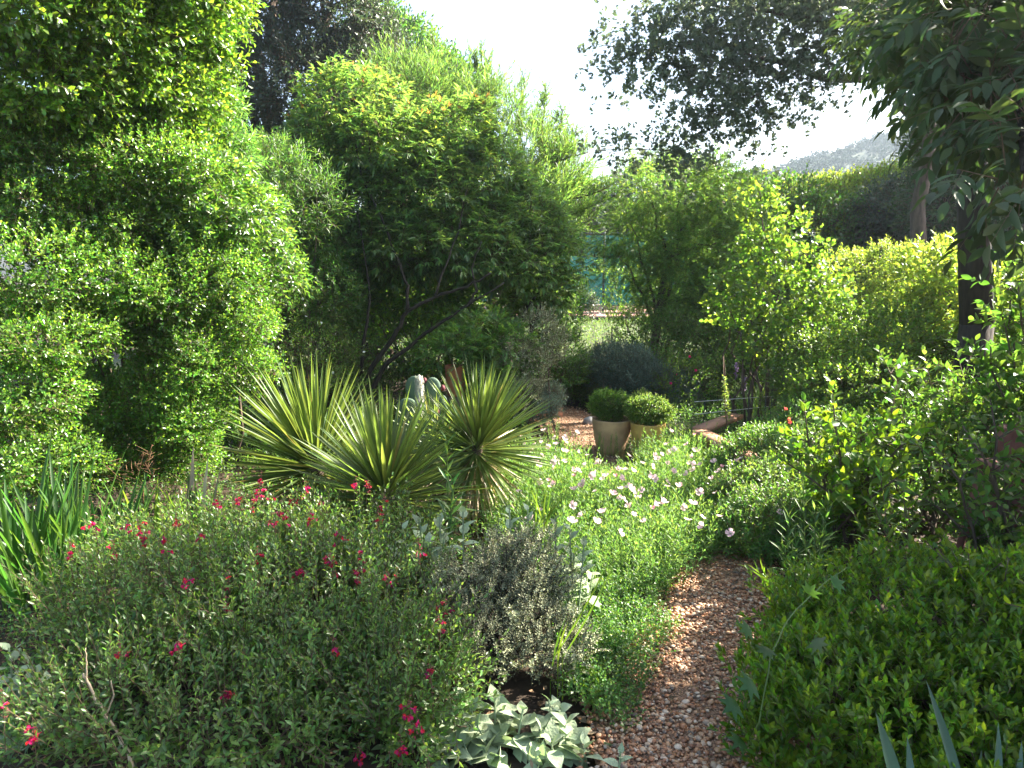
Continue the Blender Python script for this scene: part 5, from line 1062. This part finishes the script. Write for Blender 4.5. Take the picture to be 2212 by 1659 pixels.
# bent grass blades
for (lb, b, tips, Y) in [('bright bent grass blades arching at the left edge of the gravel', (1260, 1520), [(1190, 1470, 1295, 1435, 1300, 1560), (1200, 1465, 1290, 1400, 1295, 1500), (1195, 1600, 1240, 1510, 1245, 1590), (1200, 1440, 1200, 1380, 1230, 1340), (1260, 1550, 1300, 1500, 1290, 1430), (1210, 1420, 1270, 1330, 1330, 1170)], 2.45),
                         ('thin pale grass blades arching over the gravel from the hedge corner', (1690, 1350), [(1700, 1330, 1670, 1240, 1600, 1225), (1695, 1330, 1660, 1250, 1620, 1270), (1700, 1320, 1650, 1270, 1610, 1260), (1705, 1330, 1655, 1320, 1600, 1330), (1690, 1330, 1640, 1240, 1625, 1190)], 2.9),
                         ('upright thin grass in the middle of the pink flowers', (1180, 1130), [(1170, 1150, 1165, 1080, 1150, 1040), (1180, 1150, 1180, 1090, 1190, 1050), (1175, 1150, 1185, 1110, 1210, 1080)], 3.6)]:
    o = thing('grass_blades', lb, 'grass', (*P(b[0], b[1], Y)[:2], 0)); g = Geo()
    for (a, b1, c, d, e, f_) in tips:
        for jj in range(2):
            q0, q1, q2 = P(a + R.normal(0, 8), b1, Y), P(c + R.normal(0, 10), d + R.normal(0, 8), Y), P(e + R.normal(0, 12), f_ + R.normal(0, 10), Y + R.normal(0, .05)); tt = np.linspace(0, 1, 10)[:, None]; c_ = (1 - tt) ** 2 * q0 + 2 * tt * (1 - tt) * q1 + tt ** 2 * q2
            wd = np.sin(np.linspace(.5, math.pi, 10))[:, None] * .0042; sd_ = unit(np.cross(np.gradient(c_, axis=0), [0, 1., .4])); V = np.concatenate([c_ - sd_ * wd, c_ + sd_ * wd]); i_ = np.arange(9); g.add(V, [np.stack([i_, i_ + 1, i_ + 11, i_ + 10], 1)])
            if jj == 0: g.sticks(np.array([[q0[0], q0[1], 0]]), q0[None], .002, .002)
    g.build('blades', M['backlit'], o)

# sword-leaved clumps at left
for k_, (dx, dy, n, L, lb) in enumerate([(40, 1300, 26, .78, 'sword-leaved iris clump at the left edge, below the hedge'), (140, 1290, 30, .74, 'fullest sword-leaved iris clump, second from the left edge'), (225, 1260, 24, .62, 'sword-leaved iris clump third from the left edge'), (330, 1200, 18, .45, 'short sunlit sword-leaved clump under the dry twigs'), (430, 1180, 14, .42, 'sparse sword-leaved clump between the dry twigs and yuccas'), (90, 1340, 22, .60, 'front sword-leaved iris clump standing before the others at the left')]):
    tuft('iris_clump', lb, G(dx, dy), int(n * 1.4), L * .98, .026, M['sword'] if k_ not in (3, 4) else M['backlit'], .12, T_BLADE, .32, 'sword-leaved iris clumps', cat='iris')
for (dx, y0, y1) in ((410, 985, 1130), (440, 990, 1120), (425, 1000, 1110)): pass
o = thing('dry_stalks', 'pale dry split stalks standing between the hedge and the yuccas', 'stalks', (*G(420, 1150)[:2], 0)); g = Geo()
for (a, b, c, d, w_) in [(412, 1150, 417, 960, .03), (430, 1150, 450, 985, .025), (445, 1160, 478, 1000, .014), (400, 1150, 410, 990, .01)]:
    p0, p1 = P(a, b, 4.1), P(c, d, 4.1); g.inst(T_BLADE_S, p0[None], (p1 - p0)[None], np.array([[.3, -1., 0]]), np.linalg.norm(p1 - p0), w_); g.sticks(np.array([[p0[0], p0[1], 0]]), p0[None], .006, .006)
g.build('stalks', M['dry'], o)

ald = [lobe(2060, 40, 11.3, 90, 70), lobe(2160, 120, 11.2, 110, 90), lobe(2180, 300, 11, 90, 90), lobe(2090, 200, 11, 60, 60), lobe(2180, 480, 11, 90, 80), lobe(2200, 640, 11, 80, 60)]
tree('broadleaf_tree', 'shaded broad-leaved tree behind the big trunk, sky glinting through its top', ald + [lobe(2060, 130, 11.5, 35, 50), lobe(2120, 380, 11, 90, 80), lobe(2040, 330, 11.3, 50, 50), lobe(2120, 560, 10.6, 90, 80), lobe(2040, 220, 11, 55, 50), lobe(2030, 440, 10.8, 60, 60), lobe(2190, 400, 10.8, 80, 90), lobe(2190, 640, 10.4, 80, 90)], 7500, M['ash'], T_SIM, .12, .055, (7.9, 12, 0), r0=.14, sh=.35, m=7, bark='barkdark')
# ================================================================== OVERHANGING LOBED-LEAF TREE and BIG ASH at right
o = thing('ash_tree', 'big dark-trunked tree on the right with drooping compound leaves against the glare', 'tree', (3.75, 5.5, 0))
al = [lobe(2120, 30, 3.0, 90, 50, .3), lobe(2190, 130, 3.0, 60, 60, .3), lobe(2020, 60, 3.4, 60, 40, .25), lobe(1940, 60, 5.5, 50, 35, .3), lobe(2200, 240, 2.6, 50, 50, .2), lobe(2210, 370, 2.3, 45, 50, .2), lobe(2130, 190, 2.8, 50, 45, .2)]
al_shade = [(np.array([3.5, 3.1, 2.0]), np.array([.5, .6, .6])), (np.array([3.9, 2.8, 1.3]), np.array([.6, .7, .6])), (np.array([4.2, 3.3, 2.5]), np.array([.5, .6, .6])), (np.array([3.4, 2.4, 2.5]), np.array([.5, .5, .5])), (np.array([4.7, 3.1, 2.4]), np.array([.6, .7, .7]))]  # low crown lobes outside the view, added to shade the clipped hedge
g = Geo(); p, nr = sample(sub(al, 2, .5), 260, .3, back=.7); D = outdir(nr, -.05, .6); pos, ld, hn, t = spread(p, D, .2, 3, 50); g.sticks(p, p + D * .2, .003, .002, 1)
pinnate(g, pos, ld - UP * .2, .17, 3, .090, .036, leafT([.36, .46, .3], .18, .2), 0, .3)
p = np.array([2.9, 4.4, 4.1]) + R.normal(0, [.45, .4, .25], (60, 3)); D = rdir(60); pos, ld, hn, t = spread(p, D, .3, 4, 50); pinnate(g, pos, ld, .20, 3, .10, .045, T_SIM, 0, .3, rachis=False)  # sparse unseen leaf sprays above the view, added to dapple the sage bushes
p, nr = sample(sub(al_shade, 3, .5), 620, .3, back=.9); D = outdir(nr, .1, .6); pos, ld, hn, t = spread(p, D, .3, 4, 50); pinnate(g, pos, ld, .20, 3, .10, .045, T_SIM, 0, .3, rachis=False)
g.build('crown', [M['ash'], M['twig']], o)
tk = Geo(); tp_ = [(3.75, 5.5, -.05), P(2110, 700, 5.5), P(2100, 400, 5.5), P(2108, 100, 5.5), P(2120, -200, 5.5)]; tk.tube(curve(tp_[0], tp_[1], 4, wob=.004), [.16, .13, .125, .12], 12); tk.tube(np.array(tp_[1:]), [.12, .105, .10, .08], 12)
for c, r in al[:9]: tk.tube(curve(P(2105, R.uniform(0, 300), 5.5), c, 6, .05), np.linspace(.03, .008, 6), 5)
for c, r in al_shade: tk.tube(curve(P(2115, -150, 5.5), c, 6, .05), np.linspace(.06, .015, 6), 6)
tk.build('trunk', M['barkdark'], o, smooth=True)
o = thing('sweetgum_tree', 'overhanging star-leaved branches silhouetted against the white sky, top right', 'tree', (5.9, 10.0, 0))
gm = [lobe(1460, 20, 9, 60, 50), lobe(1540, 60, 9, 90, 70), lobe(1450, 110, 9, 60, 45), lobe(1560, 160, 9, 80, 60), lobe(1350, 105, 9, 55, 30), lobe(1300, 95, 9, 25, 22), lobe(1410, 160, 9, 30, 25), lobe(1640, 80, 9, 90, 70), lobe(1660, 190, 9, 80, 60), lobe(1560, 240, 9, 65, 45), lobe(1500, 200, 9, 50, 45), lobe(1500, 290, 9, 45, 35), lobe(1480, 345, 9, 40, 30), lobe(1410, 322, 9, 35, 14), lobe(1330, 318, 9, 45, 10), lobe(1450, 330, 9, 40, 20), lobe(1610, 280, 9, 22, 40),
      lobe(1640, 320, 9, 10, 30), lobe(1760, 60, 9, 90, 60), lobe(1740, 150, 9, 70, 45), lobe(1800, 110, 9, 60, 40), lobe(1860, 40, 9, 80, 50), lobe(1940, 30, 9, 80, 60), lobe(1700, 250, 9, 30, 20), lobe(1263, 155, 9, 9, 8), lobe(1325, 210, 9, 9, 8), lobe(1920, 100, 9, 50, 30), lobe(1980, 110, 9, 60, 60), lobe(1620, -40, 9, 180, 50), lobe(1850, -50, 9, 180, 60), lobe(1960, 60, 9.3, 80, 50), lobe(2040, 100, 9.3, 60, 50), lobe(1400, 60, 9, 30, 40), lobe(1320, 140, 9, 35, 25), lobe(1380, 200, 9, 30, 20)]
g = Geo(); p, nr = sample(sub(gm, 3, .55), 4000, .2, back=.9, reject=.5); p = p + R.normal(0, .13, p.shape); D = outdir(nr, -.1, .7, 0); grow(g, p, D, .16, 6, .12, .12, T_STAR, 60, up=.2, stem=g, sr=.002)
for q_ in ((1263, 155), (1325, 210), (1270, 150), (1328, 205), (1322, 214)): c = P(*q_, 9); g.inst(T_STAR, c[None], rdir(1), np.array([[0, -1., .3]]), .12, .12)
g.build('crown', [M['oak'], M['twig']], o)
tk = Geo(); base_ = np.array([5.9, 10.0, -.05]); c1 = P(2010, 120, 9.4); tk.tube(curve(base_, c1, 8, wob=.01), np.linspace(.14, .06, 8), 10)
poly([(2010, 120), (1930, 145), (1880, 165), (1840, 172), (1780, 170), (1700, 140), (1620, 120), (1540, 80)], 9.1, .07, .012); poly([(2010, 120), (1950, 20), (1850, 55), (1740, 40), (1640, 20), (1500, 10)], 9.1, .07, .012)
poly([(1700, 140), (1640, 200), (1560, 260), (1500, 300), (1440, 325), (1360, 322), (1290, 325)], 9, .014, .004); poly([(1540, 80), (1460, 100), (1380, 110), (1290, 95)], 9, .01, .003); poly([(1640, 200), (1620, 280), (1640, 350)], 9, .008, .003); poly([(1290, 95), (1270, 130), (1263, 152)], 9, .003, .001, 4); poly([(1380, 110), (1340, 160), (1325, 205)], 9, .003, .001, 4)
tk.build('trunk', M['bark'], o, smooth=True)
# hanging compound twig, yellow leaf cluster at the far right sky gap

# ================================================================== HAZE
g = Geo(); g.box((60, 95, 24), (520, 220, 50.2)); m_ = bpy.data.materials.new('haze'); m_.use_nodes = True; n_ = m_.node_tree.nodes; n_.remove(n_['Principled BSDF'])
v_ = n_.new('ShaderNodeVolumePrincipled'); v_.inputs['Color'].default_value = (.70, .84, 1, 1); v_.inputs['Density'].default_value = .0009; v_.inputs['Anisotropy'].default_value = .6
m_.node_tree.links.new(v_.outputs[0], n_['Material Output'].inputs['Volume'])
tag(g.build('haze', m_), 'thin bluish haze veiling the distant hillside', 'haze', kind='stuff')
